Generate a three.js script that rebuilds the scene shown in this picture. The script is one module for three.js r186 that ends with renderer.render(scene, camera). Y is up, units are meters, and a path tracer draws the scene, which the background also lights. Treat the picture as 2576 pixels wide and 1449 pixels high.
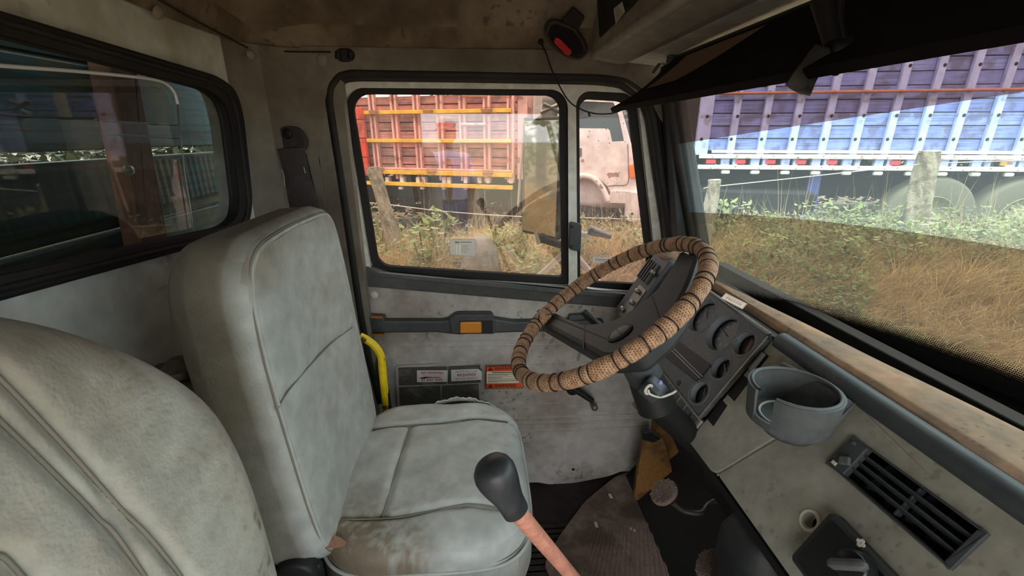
import * as THREE from 'three';
import { mergeGeometries, mergeVertices } from 'three/addons/utils/BufferGeometryUtils.js';
import { RoundedBoxGeometry } from 'three/addons/geometries/RoundedBoxGeometry.js';
import { MarchingCubes } from 'three/addons/objects/MarchingCubes.js';

// ------------------------------------------------------------------ camera, sky, exposure
// The eye is the origin: x runs towards the truck's bonnet, y up, z towards the open passenger door.
const renderer = new THREE.WebGLRenderer();
renderer.toneMapping = THREE.LinearToneMapping;
renderer.toneMappingExposure = 5.8;
renderer.shadowMap.enabled = true;
const scene = new THREE.Scene();
const FPX = 1100, PITCH = Math.atan(384.5 / FPX), YAW = Math.atan(0.08 * Math.cos(PITCH));
const FWD = new THREE.Vector3(Math.sin(YAW) * Math.cos(PITCH), -Math.sin(PITCH), -Math.cos(YAW) * Math.cos(PITCH));
const camera = new THREE.PerspectiveCamera(2 * Math.atan(724.5 / FPX) * 180 / Math.PI, 2576 / 1449, 0.02, 400);
camera.position.set(0, 0, 0);
camera.lookAt(FWD);
{ // overcast sky, a little brighter overhead
  const w = 64, h = 64, d = new Float32Array(w * h * 4);
  for (let j = 0; j < h; j++) for (let i = 0; i < w; i++) {
    const e = Math.max(0, Math.sin(((j + 0.5) / h - 0.5) * Math.PI)), k = 0.72 + 0.5 * e, o = (j * w + i) * 4;
    d[o] = k * 1.0; d[o + 1] = k * 1.01; d[o + 2] = k * 1.04; d[o + 3] = 1;
  }
  const t = new THREE.DataTexture(d, w, h, THREE.RGBAFormat, THREE.FloatType);
  t.mapping = THREE.EquirectangularReflectionMapping; t.magFilter = THREE.LinearFilter; t.needsUpdate = true;
  scene.background = t; scene.environment = t;
}
const sun = new THREE.DirectionalLight(0xfff0dc, 1.1);   // veiled sun, high on the passenger side
sun.position.set(-3, 14, 5); sun.castShadow = true; sun.shadow.radius = 30; sun.shadow.mapSize.set(2048, 2048);
Object.assign(sun.shadow.camera, { left: -12, right: 12, top: 12, bottom: -12, far: 40 });
scene.add(sun);

// ------------------------------------------------------------------ helpers
const V3 = (x, y, z) => new THREE.Vector3(x, y, z), V2 = (x, y) => new THREE.Vector2(x, y);
let seed = 7;
const rnd = () => { seed = (seed + 0x6d2b79f5) | 0; let t = Math.imul(seed ^ (seed >>> 15), 1 | seed); t = (t + Math.imul(t ^ (t >>> 7), 61 | t)) ^ t; return ((t ^ (t >>> 14)) >>> 0) / 4294967296; };
const rr = (a, b) => a + (b - a) * rnd(), clamp = (x, a, b) => Math.min(b, Math.max(a, x)), lerp = (a, b, t) => a + (b - a) * t;
const sst = (a, b, x) => { const t = clamp((x - a) / (b - a), 0, 1); return t * t * (3 - 2 * t); };
// measuring: the direction in which the photograph shows a point, and where that line meets a plane of the place
const RGT = V3(Math.cos(YAW), 0, Math.sin(YAW)), UPV = RGT.clone().cross(FWD);
const ray = (x, y) => FWD.clone().addScaledVector(RGT, (x - 1288) / FPX).addScaledVector(UPV, (724.5 - y) / FPX);
const onZ = (x, y, z) => { const d = ray(x, y); return d.multiplyScalar(z / d.z); };
const onX = (x, y, v) => { const d = ray(x, y); return d.multiplyScalar(v / d.x); };
const onY = (x, y, v) => { const d = ray(x, y); return d.multiplyScalar(v / d.y); };
const at = (x, y, k) => ray(x, y).multiplyScalar(k);
class Frame {            // a plane of the place with its own axes: U along, V up, W out of the surface
  constructor(o, u, v) { this.o = o; this.u = u.normalize(); this.v = v.normalize(); this.w = this.u.clone().cross(this.v); }
  hit(x, y, w = 0) { const d = ray(x, y), o = this.o.clone().addScaledVector(this.w, w); const p = d.multiplyScalar(o.dot(this.w) / d.dot(this.w)).sub(this.o); return V2(p.dot(this.u), p.dot(this.v)); }
  pt(u, v, w = 0) { return this.o.clone().addScaledVector(this.u, u).addScaledVector(this.v, v).addScaledVector(this.w, w); }
  put(g) { return g.applyMatrix4(new THREE.Matrix4().makeBasis(this.u, this.v, this.w).setPosition(this.o)); }
  px(list, w = 0) { return list.map(([x, y]) => this.hit(x, y, w)); }
}
function rounded(pts, r) {     // polygon with rounded corners; r one radius or one per corner
  const s = new THREE.Shape(), n = pts.length;
  for (let i = 0; i < n; i++) {
    const p = pts[i], a = pts[(i + n - 1) % n], b = pts[(i + 1) % n], k = Array.isArray(r) ? r[i] : r;
    const da = a.clone().sub(p), db = b.clone().sub(p), ra = Math.min(k, da.length() * 0.49), rb = Math.min(k, db.length() * 0.49);
    const p0 = p.clone().addScaledVector(da.normalize(), ra), p1 = p.clone().addScaledVector(db.normalize(), rb);
    i ? s.lineTo(p0.x, p0.y) : s.moveTo(p0.x, p0.y);
    if (k > 0) s.bezierCurveTo(lerp(p0.x, p.x, 0.56), lerp(p0.y, p.y, 0.56), lerp(p1.x, p.x, 0.56), lerp(p1.y, p.y, 0.56), p1.x, p1.y);
  }
  s.closePath(); return s;
}
const ext = (shape, depth, bevel = 0.002, curve = 8) => new THREE.ExtrudeGeometry(shape, { depth: Math.max(0.0002, depth - 2 * bevel), bevelEnabled: bevel > 0, bevelThickness: bevel, bevelSize: bevel, bevelOffset: -bevel, bevelSegments: 2, curveSegments: curve }).translate(0, 0, bevel);
// a plate on a frame: outline in the plane, from height w to w + depth
const plate = (f, pts, r, w, depth, bevel = 0.002, holes = []) => { const s = rounded(pts, r); for (const h of holes) s.holes.push(h); return f.put(ext(s, depth, bevel).translate(0, 0, w)); };
function ringPts(shape, n = 10) { return shape.getPoints(n); }
function tube(pts, r, seg = 40, sides = 8, closed = false, tension = 0.5) { return new THREE.TubeGeometry(new THREE.CatmullRomCurve3(pts, closed, 'catmullrom', tension), seg, r, sides, closed); }
function rod(a, b, r, r2 = r, sides = 12) { const d = b.clone().sub(a), g = new THREE.CylinderGeometry(r2, r, d.length(), sides); return g.applyQuaternion(new THREE.Quaternion().setFromUnitVectors(V3(0, 1, 0), d.clone().normalize())).translate((a.x + b.x) / 2, (a.y + b.y) / 2, (a.z + b.z) / 2); }
function bar(a, b, w, h, up = V3(0, 1, 0), bev = 0.003) { // rectangular bar from a to b
  const d = b.clone().sub(a), L = d.length(), z = d.normalize(), x = up.clone().cross(z).normalize(), y = z.clone().cross(x);
  return rbox(w, h, L, bev).applyMatrix4(new THREE.Matrix4().makeBasis(x, y, z)).translate((a.x + b.x) / 2, (a.y + b.y) / 2, (a.z + b.z) / 2);
}
function rbox(w, h, d, r = 0.003) { return r <= 0 ? new THREE.BoxGeometry(w, h, d) : new RoundedBoxGeometry(w, h, d, 1, Math.min(r, w / 2.1, h / 2.1, d / 2.1)); }
const box = (x0, x1, y0, y1, z0, z1, r = 0.004) => rbox(Math.abs(x1 - x0), Math.abs(y1 - y0), Math.abs(z1 - z0), r).translate((x0 + x1) / 2, (y0 + y1) / 2, (z0 + z1) / 2);
const lathe = (pts, seg = 32) => new THREE.LatheGeometry(pts.map(([r, y]) => V2(Math.max(r, 1e-5), y)), seg);
const along = (g, from, dir) => g.applyQuaternion(new THREE.Quaternion().setFromUnitVectors(V3(0, 1, 0), dir.clone().normalize())).translate(from.x, from.y, from.z);
function surface(f, nu, nv, flip = false) { // grid surface from f(u, v) -> Vector3
  const p = [], uv = [], ix = [];
  for (let j = 0; j <= nv; j++) for (let i = 0; i <= nu; i++) { const q = f(i / nu, j / nv); p.push(q.x, q.y, q.z); uv.push(i / nu, j / nv); }
  for (let j = 0; j < nv; j++) for (let i = 0; i < nu; i++) { const a = j * (nu + 1) + i, b = a + 1, c = a + nu + 1, d = c + 1; flip ? ix.push(a, c, b, b, c, d) : ix.push(a, b, c, b, d, c); }
  const g = new THREE.BufferGeometry();
  g.setAttribute('position', new THREE.Float32BufferAttribute(p, 3)); g.setAttribute('uv', new THREE.Float32BufferAttribute(uv, 2)); g.setIndex(ix); g.computeVertexNormals(); return g;
}
function sheet(f, nu, nv, t) { // the same with thickness t along its normal
  const a = surface(f, nu, nv), n = a.attributes.normal, p = a.attributes.position, N = (nu + 1) * (nv + 1), q = [], ix = [...a.index.array];
  for (let i = 0; i < N; i++) q.push(p.getX(i), p.getY(i), p.getZ(i));
  for (let i = 0; i < N; i++) q.push(p.getX(i) - n.getX(i) * t, p.getY(i) - n.getY(i) * t, p.getZ(i) - n.getZ(i) * t);
  for (let k = 0; k < a.index.count; k += 3) ix.push(a.index.getX(k) + N, a.index.getX(k + 2) + N, a.index.getX(k + 1) + N);
  const rim = []; for (let i = 0; i < nu; i++) rim.push(i); for (let j = 0; j < nv; j++) rim.push(j * (nu + 1) + nu); for (let i = nu; i > 0; i--) rim.push(nv * (nu + 1) + i); for (let j = nv; j > 0; j--) rim.push(j * (nu + 1));
  rim.forEach((s, k) => { const e = rim[(k + 1) % rim.length]; ix.push(s, s + N, e, e, s + N, e + N); });
  const g = new THREE.BufferGeometry(); g.setAttribute('position', new THREE.Float32BufferAttribute(q, 3)); g.setIndex(ix);
  return crease(g);
}
function crease(g, deg = 35) { // smooth normals except over sharp edges
  g = g.index ? g.toNonIndexed() : g; const p = g.attributes.position, n = p.count, fn = [], acc = new Map(), c = Math.cos(deg * Math.PI / 180), a = V3(), b = V3(), d = V3();
  const key = (i) => Math.round(p.getX(i) * 2e4) + '_' + Math.round(p.getY(i) * 2e4) + '_' + Math.round(p.getZ(i) * 2e4);
  for (let i = 0; i < n; i += 3) { a.fromBufferAttribute(p, i); b.fromBufferAttribute(p, i + 1).sub(a); d.fromBufferAttribute(p, i + 2).sub(a); const m = b.clone().cross(d); fn.push(m, m.clone().normalize()); for (let k = 0; k < 3; k++) { const s = key(i + k); acc.has(s) || acc.set(s, []); acc.get(s).push(i / 3); } }
  const out = new Float32Array(n * 3);
  for (let i = 0; i < n; i++) { const f = (i / 3) | 0, m = fn[2 * f + 1], s = V3(); for (const o of acc.get(key(i))) if (fn[2 * o + 1].dot(m) > c) s.add(fn[2 * o]); s.normalize(); out[i * 3] = s.x; out[i * 3 + 1] = s.y; out[i * 3 + 2] = s.z; }
  g.setAttribute('normal', new THREE.BufferAttribute(out, 3)); return g;
}
// upholstered block: plan corners of radius R (in x, z), edges of radius r, then pushed by disp(p)
function softBox(w, h, d, R, r, seg, disp) {
  let g = new THREE.BoxGeometry(w, h, d, ...seg); g.deleteAttribute('uv'); g.deleteAttribute('normal'); g = mergeVertices(g, 1e-6);
  const p = g.attributes.position, v = V3(), hw = w / 2, hh = h / 2, hd = d / 2;
  for (let i = 0; i < p.count; i++) {
    v.fromBufferAttribute(p, i);
    const fy = Math.abs(v.y) > hh - 1e-6, side = Math.abs(v.x) > hw - 1e-6 || Math.abs(v.z) > hd - 1e-6;
    let ex = hw - Math.abs(v.x), ez = hd - Math.abs(v.z), e = Math.min(ex, ez);
    const qx = clamp(v.x, -hw + R, hw - R), qz = clamp(v.z, -hd + R, hd - R), dx = v.x - qx, dz = v.z - qz, m = Math.max(Math.abs(dx), Math.abs(dz)), l = Math.hypot(dx, dz);
    if (dx && dz) { v.x = qx + dx * m / l; v.z = qz + dz * m / l; }
    if (!fy) v.y *= (hh - r) / hh;
    if (fy && e < r) { const s = Math.sign(v.y); v.y = s * (hh - r + Math.sqrt(Math.max(0, r * r - (r - e) * (r - e)))); }
    if (disp) disp(v);
    p.setXYZ(i, v.x, v.y, v.z);
  }
  g.computeVertexNormals(); return g;
}
const distSeg = (x, y, pts) => { let b = 1e9; for (let i = 0; i + 1 < pts.length; i++) { const [ax, ay] = pts[i], [bx, by] = pts[i + 1], dx = bx - ax, dy = by - ay, t = clamp(((x - ax) * dx + (y - ay) * dy) / (dx * dx + dy * dy), 0, 1); b = Math.min(b, Math.hypot(x - ax - t * dx, y - ay - t * dy)); } return b; };
function boxUV(g) { // uv in metres, laid on by the face's main direction
  g = g.index ? g.toNonIndexed() : g;
  const p = g.attributes.position, n = p.count, uv = new Float32Array(n * 2), a = V3(), b = V3(), c = V3();
  for (let i = 0; i < n; i += 3) {
    a.fromBufferAttribute(p, i); b.fromBufferAttribute(p, i + 1).sub(a); c.fromBufferAttribute(p, i + 2).sub(a); b.cross(c);
    const x = Math.abs(b.x), y = Math.abs(b.y), z = Math.abs(b.z);
    for (let k = 0; k < 3; k++) { const X = p.getX(i + k), Y = p.getY(i + k), Z = p.getZ(i + k), o = (i + k) * 2; if (x >= y && x >= z) { uv[o] = Z; uv[o + 1] = Y; } else if (y >= z) { uv[o] = X; uv[o + 1] = Z; } else { uv[o] = X; uv[o + 1] = Y; } }
  }
  g.setAttribute('uv', new THREE.BufferAttribute(uv, 2)); return g;
}
function prep(g, keep) { if (!g.attributes.normal) g.computeVertexNormals(); g = keep ? (g.index ? g.toNonIndexed() : g) : boxUV(g); for (const k of Object.keys(g.attributes)) if (!['position', 'normal', 'uv', 'color'].includes(k)) g.deleteAttribute(k); g.morphAttributes = {}; g.clearGroups(); return g; }
function tinted(g, fn) { const p = g.attributes.position, c = new Float32Array(p.count * 3), v = V3(); for (let i = 0; i < p.count; i++) { v.fromBufferAttribute(p, i); const q = fn(v); c[i * 3] = q[0]; c[i * 3 + 1] = q[1]; c[i * 3 + 2] = q[2]; } g.setAttribute('color', new THREE.BufferAttribute(c, 3)); return g; }
const join = (list, keep) => { list = list.map((g) => prep(g, keep)); return list.length > 1 ? mergeGeometries(list) : list[0]; };

const used = new Map();
const numbered = (n) => { const k = used.get(n) ?? 0; used.set(n, k + 1); return k ? n + '_' + String(k).padStart(3, '0') : n; };
function thing(name, label, category, base = V3(0, 0, 0), group, turn = 0) {
  const o = new THREE.Group(); o.name = numbered(name); o.position.copy(base); o.rotation.y = turn; scene.add(o);
  o.userData = { label, category }; if (group) o.userData.group = group; return o;
}
function struct(name, base = V3(0, 0, 0), label) { const o = new THREE.Group(); o.name = name; o.position.copy(base); scene.add(o); o.userData = { kind: 'structure' }; if (label) o.userData.label = label; return o; }
const rootOf = (o) => { while (o.parent && o.parent !== scene) o = o.parent; return o; };
// a part: geometry in the place's axes (or in the thing's own when local is set)
function part(parent, name, geo, material, { keep = false, local = false, label, kind } = {}) {
  let g = join([].concat(geo), keep);
  if (!local) { const r = rootOf(parent); const q = r.position; g.translate(-q.x, -q.y, -q.z); if (r.rotation.y) g.rotateY(-r.rotation.y); }
  const m = new THREE.Mesh(g, material); m.name = name; m.castShadow = m.receiveShadow = true; parent.add(m);
  if (label) m.userData.label = label; if (kind) m.userData.kind = kind; return m;
}
function solo(name, label, category, geo, material, { keep = false, group, kind } = {}) { // a thing that is one mesh
  const m = new THREE.Mesh(join([].concat(geo), keep), material); m.name = numbered(name); m.castShadow = m.receiveShadow = true; scene.add(m);
  m.userData = { label }; if (category) m.userData.category = category; if (group) m.userData.group = group; if (kind) m.userData.kind = kind; return m;
}
// ------------------------------------------------------------------ procedural surfaces
const FS = 512;
function field(freq, oct, sx = 1, sy = 1) { // tileable value noise, 0..1
  const out = new Float32Array(FS * FS); let amp = 1, tot = 0;
  for (let o = 0; o < oct; o++) {
    const fx = freq * sx << o, fy = freq * sy << o, L = new Float32Array(fx * fy); for (let i = 0; i < L.length; i++) L[i] = rnd();
    for (let y = 0; y < FS; y++) { const v = y / FS * fy, j = v | 0, t = v - j, b = t * t * (3 - 2 * t), r0 = (j % fy) * fx, r1 = ((j + 1) % fy) * fx;
      for (let x = 0; x < FS; x++) { const u = x / FS * fx, i = u | 0, s = u - i, a = s * s * (3 - 2 * s), i1 = (i + 1) % fx; out[y * FS + x] += amp * lerp(lerp(L[r0 + i], L[r0 + i1], a), lerp(L[r1 + i], L[r1 + i1], a), b); } }
    tot += amp; amp *= 0.55;
  }
  for (let i = 0; i < out.length; i++) out[i] /= tot; return out;
}
const N = { big: field(3, 4), mid: field(8, 4), fine: field(32, 3), dots: field(64, 2), grain: field(2, 4, 1, 24), streak: field(3, 4, 16, 1), blot: field(5, 5) };
const nz = (f, x, y) => f[((y | 0) & 511) * FS + ((x | 0) & 511)];
function texture(size, fn, { srgb = true, rep = 1 } = {}) {
  const d = new Uint8Array(size * size * 4), k = FS / size;
  for (let y = 0; y < size; y++) for (let x = 0; x < size; x++) { const c = fn(x * k, y * k), o = (y * size + x) * 4; d[o] = clamp(c[0], 0, 255); d[o + 1] = clamp(c[1], 0, 255); d[o + 2] = clamp(c[2], 0, 255); d[o + 3] = c[3] ?? 255; }
  const t = new THREE.DataTexture(d, size, size); t.wrapS = t.wrapT = THREE.RepeatWrapping; t.magFilter = THREE.LinearFilter; t.minFilter = THREE.LinearMipmapLinearFilter;
  if (srgb) t.colorSpace = THREE.SRGBColorSpace; t.repeat.set(rep, rep); t.needsUpdate = true; return t;
}
const mix3 = (a, b, t) => [lerp(a[0], b[0], t), lerp(a[1], b[1], t), lerp(a[2], b[2], t)];
const hex = (c) => new THREE.Color().setRGB(c[0] / 255, c[1] / 255, c[2] / 255, THREE.SRGBColorSpace);
const bumpTex = (f, rep, f2, k = 0.5) => texture(256, (x, y) => { const v = 255 * (f2 ? lerp(nz(f, x, y), nz(f2, x, y), k) : nz(f, x, y)); return [v, v, v]; }, { srgb: false, rep });
const bumps = { leather: bumpTex(N.dots, 6), soft: bumpTex(N.mid, 2, N.fine), wood: bumpTex(N.grain, 1), rough: bumpTex(N.fine, 3, N.dots) };
// worn: a ground colour, dirt that gathers in blotches, and small specks; tile = its size in metres
function worn(base, dirt, { amount = 0.5, lo = 0.4, hi = 0.7, tile = 0.8, speck = 0, speckColor = [50, 42, 35], second, rough = 0.7, bump = null, bs = 0.0006, size = 256, metal = 0, ox = 0, spec } = {}) {
  const map = texture(size, (x, y) => {
    let c = mix3(base, dirt, amount * sst(lo, hi, 0.6 * nz(N.blot, x + ox, y + ox * 3) + 0.4 * nz(N.big, x * 1 + 90 + ox, y + 40)));
    if (second) c = mix3(c, second, 0.6 * sst(0.5, 0.72, nz(N.mid, x + 200, y + 77 + ox)));
    if (speck) c = mix3(c, speckColor, speck * sst(0.66, 0.8, nz(N.dots, x + ox, y)) * sst(0.4, 0.65, nz(N.big, x + 300, y + 111)));
    const g = 0.9 + 0.2 * nz(N.fine, x, y); return c.map((v) => v * g);
  }, { rep: 1 / tile });
  const m = new THREE.MeshPhysicalMaterial({ map, roughness: rough, metalness: metal }); if (bump) { m.bumpMap = bump; m.bumpScale = bs; } if (spec !== undefined) m.specularIntensity = spec; return m;
}
const plain = (c, rough = 0.6, o = {}) => new THREE.MeshPhysicalMaterial({ color: hex(c), roughness: rough, ...o });
function paint(base, chip, { rough = 0.5, tile = 0.7, amount = 0.9, lo = 0.6, hi = 0.68, grain = 0, bs = 0.0008, size = 256, ox = 0 } = {}) { // painted boards or steel, chipped and weathered
  const map = texture(size, (x, y) => { let c = mix3(base, chip, amount * sst(lo, hi, nz(N.blot, x + ox, y + ox))); const g = 0.84 + 0.32 * nz(N.mid, x + 50 + ox, y); c = c.map((v) => v * g);
    if (grain) { const q = sst(0.5, 0.75, nz(N.grain, x + ox, y * 2 + ox)); c = mix3(c, c.map((v) => v * 0.5), grain * q); } return c; }, { rep: 1 / tile });
  return new THREE.MeshPhysicalMaterial({ map, roughness: rough });
}
const glass = (c, haze = 0.0, through = 1) => new THREE.MeshPhysicalMaterial({ color: new THREE.Color().setRGB(...c), transmission: through, thickness: 0, roughness: haze, ior: 1.5 });
// canvas print: draw(ctx, w, h)
function print(w, h, draw, o = {}) {
  const c = document.createElement('canvas'); c.width = w; c.height = h; draw(c.getContext('2d'), w, h);
  const t = new THREE.CanvasTexture(c); t.colorSpace = THREE.SRGBColorSpace; return new THREE.MeshPhysicalMaterial({ map: t, roughness: 0.5, ...o });
}
const vinylOpt = { bump: bumps.leather, tile: 0.9, rough: 0.55, bs: 0.0005, size: 512 };
const dusty = (c, r) => new THREE.MeshPhysicalMaterial({ color: new THREE.Color().setRGB(...c), transmission: 1, thickness: 0, roughness: r, ior: 1.5, specularIntensity: 0 });
const M = {
  vinyl: worn([196, 199, 191], [118, 108, 94], { ...vinylOpt, amount: 0.75, lo: 0.47, hi: 0.68, speck: 0.25, speckColor: [96, 84, 68] }),
  vinylSeat: worn([180, 186, 180], [158, 150, 136], { ...vinylOpt, amount: 0.6, lo: 0.5, hi: 0.72, speck: 0.07, speckColor: [90, 72, 56], ox: 130 }),
  bench: worn([188, 190, 179], [170, 155, 139], { ...vinylOpt, amount: 0.7, lo: 0.42, hi: 0.66, speck: 0.75, speckColor: [104, 92, 78], ox: 260 }),
  vinylStain: null, benchStain: null, seam: plain([132, 127, 116], 0.8), seamLight: plain([150, 146, 136], 0.7),
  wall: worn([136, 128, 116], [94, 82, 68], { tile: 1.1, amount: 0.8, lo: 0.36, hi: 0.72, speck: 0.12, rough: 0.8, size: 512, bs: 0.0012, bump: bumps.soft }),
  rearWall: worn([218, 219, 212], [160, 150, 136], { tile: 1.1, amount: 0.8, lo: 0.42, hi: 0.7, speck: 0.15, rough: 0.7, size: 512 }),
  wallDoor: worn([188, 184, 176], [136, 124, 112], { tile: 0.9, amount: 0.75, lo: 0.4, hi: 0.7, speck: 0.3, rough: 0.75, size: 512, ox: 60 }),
  head: worn([146, 131, 110], [92, 76, 57], { tile: 1.0, amount: 0.95, lo: 0.34, hi: 0.66, speck: 0.4, speckColor: [66, 50, 36], rough: 0.95, size: 512, bump: bumps.rough, bs: 0.002, ox: 33 }),
  console: worn([150, 143, 130], [116, 104, 90], { tile: 0.9, amount: 0.6, rough: 0.7 }),
  fascia: worn([154, 152, 140], [130, 123, 110], { tile: 0.6, amount: 0.7, lo: 0.42, hi: 0.66, speck: 0.18, rough: 0.72, size: 512, bump: bumps.rough, bs: 0.0005, spec: 0.3 }),
  pad: worn([178, 142, 112], [138, 122, 102], { tile: 0.5, amount: 0.9, lo: 0.36, hi: 0.66, speck: 0.25, rough: 0.85, size: 512, bump: bumps.rough, bs: 0.001 }),
  black: plain([26, 27, 28], 0.55), blackSoft: worn([42, 45, 46], [76, 74, 70], { tile: 0.5, amount: 0.6, lo: 0.5, hi: 0.75, rough: 0.6, bs: 0.0004 }),
  rubber: worn([22, 21, 21], [48, 42, 36], { tile: 0.4, amount: 0.6, rough: 0.65, bs: 0.0008 }),
  plastic: worn([62, 67, 69], [90, 90, 86], { tile: 0.4, amount: 0.5, rough: 0.5, bs: 0.0004 }),
  plasticGrey: worn([80, 85, 86], [110, 108, 102], { tile: 0.3, amount: 0.5, rough: 0.55, bs: 0.0003 }),
  trim: worn([74, 75, 74], [104, 100, 94], { tile: 0.5, amount: 0.6, rough: 0.7, bs: 0.0005 }),
  white: worn([230, 228, 217], [182, 172, 156], { tile: 0.7, amount: 0.5, lo: 0.5, hi: 0.7, rough: 0.4, bump: null }),
  amber: plain([222, 140, 36], 0.35, { clearcoat: 0.4 }), amberDull: plain([180, 112, 36], 0.5),
  leatherRim: null, lace: plain([30, 26, 22], 0.6),
  bezel: plain([132, 140, 143], 0.6), chrome: plain([190, 190, 186], 0.25, { metalness: 0.9 }), steel: worn([140, 138, 132], [96, 84, 72], { tile: 0.3, rough: 0.4, metal: 0.7, bump: null }),
  yellow: paint([238, 208, 24], [86, 62, 38], { lo: 0.66, hi: 0.7, tile: 0.25 }),
  rustRed: worn([206, 140, 118], [172, 118, 98], { tile: 0.2, amount: 0.7, speck: 0.3, rough: 0.7, bs: 0.0004 }),
  ochre: worn([150, 106, 50], [96, 68, 38], { tile: 0.3, amount: 0.9, lo: 0.4, hi: 0.65, rough: 0.7 }),
  mat: worn([132, 116, 103], [86, 73, 64], { tile: 0.5, amount: 0.8, lo: 0.42, hi: 0.64, speck: 0.5, speckColor: [164, 148, 134], rough: 0.9, size: 512, bump: bumps.rough, bs: 0.002 }),
  floor: worn([54, 47, 43], [32, 28, 26], { tile: 0.6, amount: 0.8, speck: 0.4, speckColor: [90, 76, 64], rough: 0.85, bump: bumps.rough, bs: 0.003 }),
  belt: worn([66, 60, 59], [86, 77, 71], { tile: 0.1, amount: 0.5, rough: 0.8 }),
  red: plain([200, 40, 36], 0.4), knob: worn([50, 53, 56], [30, 31, 33], { tile: 0.12, amount: 0.8, rough: 0.42, bump: null }),
  screw: plain([120, 116, 108], 0.5, { metalness: 0.4 }), offwhite: plain([206, 200, 186], 0.6),
};
M.vinylSeat.vertexColors = false; M.vinylStain = M.vinylSeat.clone(); M.vinylStain.vertexColors = true; M.benchStain = M.bench.clone(); M.benchStain.vertexColors = true;
M.leatherRim = (() => { // perforated tan leather: u runs round the rim in metres, v round the section
  const holes = (x, y) => { const u = (x / FS * 8) % 1, r = Math.floor(x / FS * 8) % 2, v = ((y / FS * 8) + r * 0.5) % 1; return 1 - sst(0.16, 0.26, Math.hypot((u - 0.5) * 1.1, v - 0.5)); };
  const map = texture(512, (x, y) => { let c = mix3([200, 160, 124], [156, 118, 88], 0.8 * sst(0.4, 0.7, nz(N.mid, x, y))); return mix3(c, [92, 62, 42], 0.85 * holes(x, y)); }, { rep: 1 / 0.04 });
  const b = texture(256, (x, y) => { const v = 255 * (1 - holes(x, y)) * (0.85 + 0.15 * nz(N.fine, x, y)); return [v, v, v]; }, { srgb: false, rep: 1 / 0.04 });
  return new THREE.MeshPhysicalMaterial({ map, roughness: 0.75, bumpMap: b, bumpScale: 0.0012 });
})();
// ------------------------------------------------------------------ the cab: floor, walls, roof
const FLOOR = -1.42, DZ = -1.5, RX = -0.64, PZ = 0.62;
const D = new Frame(V3(0, 0, DZ), V3(1, 0, 0), V3(0, 1, 0));          // driver's door, facing into the cab
const R = new Frame(V3(RX, 0, 0), V3(0, 0, -1), V3(0, 1, 0));         // rear wall
const F = new Frame(V3(0.62, -0.412, 0), V3(0, 0, 1), V3(0.515, 0.857, 0)); // dashboard fascia

const floor = struct('floor', V3(0.1, FLOOR, -0.45), 'dark ribbed rubber floor of the cab');
part(floor, 'floor_pan', box(RX - 0.06, 1.0, FLOOR - 0.05, FLOOR - 0.012, DZ - 0.05, PZ + 0.05), M.floor);
{ const ribs = []; for (let i = 0; i < 22; i++) { const z = -1.28 + i * 0.024; ribs.push(box(-0.5, 0.62, FLOOR - 0.014, FLOOR, z, z + 0.014, 0)); } part(floor, 'rib', ribs, M.floor, { kind: 'stuff' }); }
part(floor, 'toe_board', bar(V3(0.62, FLOOR, -0.45), V3(0.9, FLOOR + 0.36, -0.45), 2.1, 0.02, V3(0, 1, 0), 0), M.black);
part(floor, 'engine_cover', softBox(0.42, 0.3, 0.34, 0.1, 0.08, [14, 10, 14], (v) => { v.x += 0.78; v.y += FLOOR + 0.12; v.z += -0.46; }), M.floor);

const firewall = struct('wall_front', V3(0.9, FLOOR, -0.45), 'dark firewall under the dashboard');
part(firewall, 'firewall_panel', box(0.9, 0.94, FLOOR, -0.46, DZ - 0.05, PZ + 0.05), M.black);

// rear wall with the opening of the rear window
const rearWin = R.px([[-560, -128], [548, 196], [590, 250], [622, 540], [585, 592], [-560, 900]], 0.0);
const rearOpen = R.px([[-560, -118], [540, 205], [572, 262], [606, 535], [572, 588], [-560, 880]], 0.0);
const rear = struct('wall_rear', V3(RX, FLOOR, -0.45), 'grime-stained grey rear wall of the cab');
{ const s = new THREE.Shape([V2(-PZ - 0.05, FLOOR), V2(1.5, FLOOR), V2(1.5, 0.3), V2(-PZ - 0.05, 0.3)]);
  const h = rounded(rearOpen, [0.05, 0.06, 0.06, 0.06, 0.06, 0.05]); s.holes.push(h);
  part(rear, 'wall_panel', R.put(ext(s, 0.05, 0).translate(0, 0, -0.05)), M.rearWall); }
// rounded rear corner between rear wall and door pillar
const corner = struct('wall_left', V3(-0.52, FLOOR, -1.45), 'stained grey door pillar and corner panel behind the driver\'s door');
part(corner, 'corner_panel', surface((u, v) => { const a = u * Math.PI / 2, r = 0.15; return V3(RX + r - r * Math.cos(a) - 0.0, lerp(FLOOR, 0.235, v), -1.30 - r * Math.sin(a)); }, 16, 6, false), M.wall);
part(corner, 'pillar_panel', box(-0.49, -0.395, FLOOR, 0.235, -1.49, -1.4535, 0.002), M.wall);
part(corner, 'outer_skin', box(RX - 0.06, -0.44, FLOOR - 0.1, 0.35, -1.62, -1.56, 0.01), M.white);
// header above the door: outline follows the door's rubber seal
const sealOut = [[905, 840], [846, 420], [815, 245], [840, 172], [1545, 186], [1640, 262], [1672, 470], [1716, 700], [1725, 900]];
const headerLow = D.px([[818, 250], [842, 174], [1545, 188], [1640, 262]], 0.05);
{ const p = [V2(-0.5, 0.24), V2(-0.5, -0.1), headerLow[0], headerLow[1], headerLow[2], headerLow[3], V2(0.62, 0.0), V2(0.66, 0.0), V2(0.62, 0.24)];
  part(corner, 'header_panel', D.put(ext(rounded(p, [0, 0, 0.001, 0.05, 0.05, 0.03, 0, 0, 0]), 0.05, 0.001).translate(0, 0, 0.0)), M.wall); }

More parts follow.
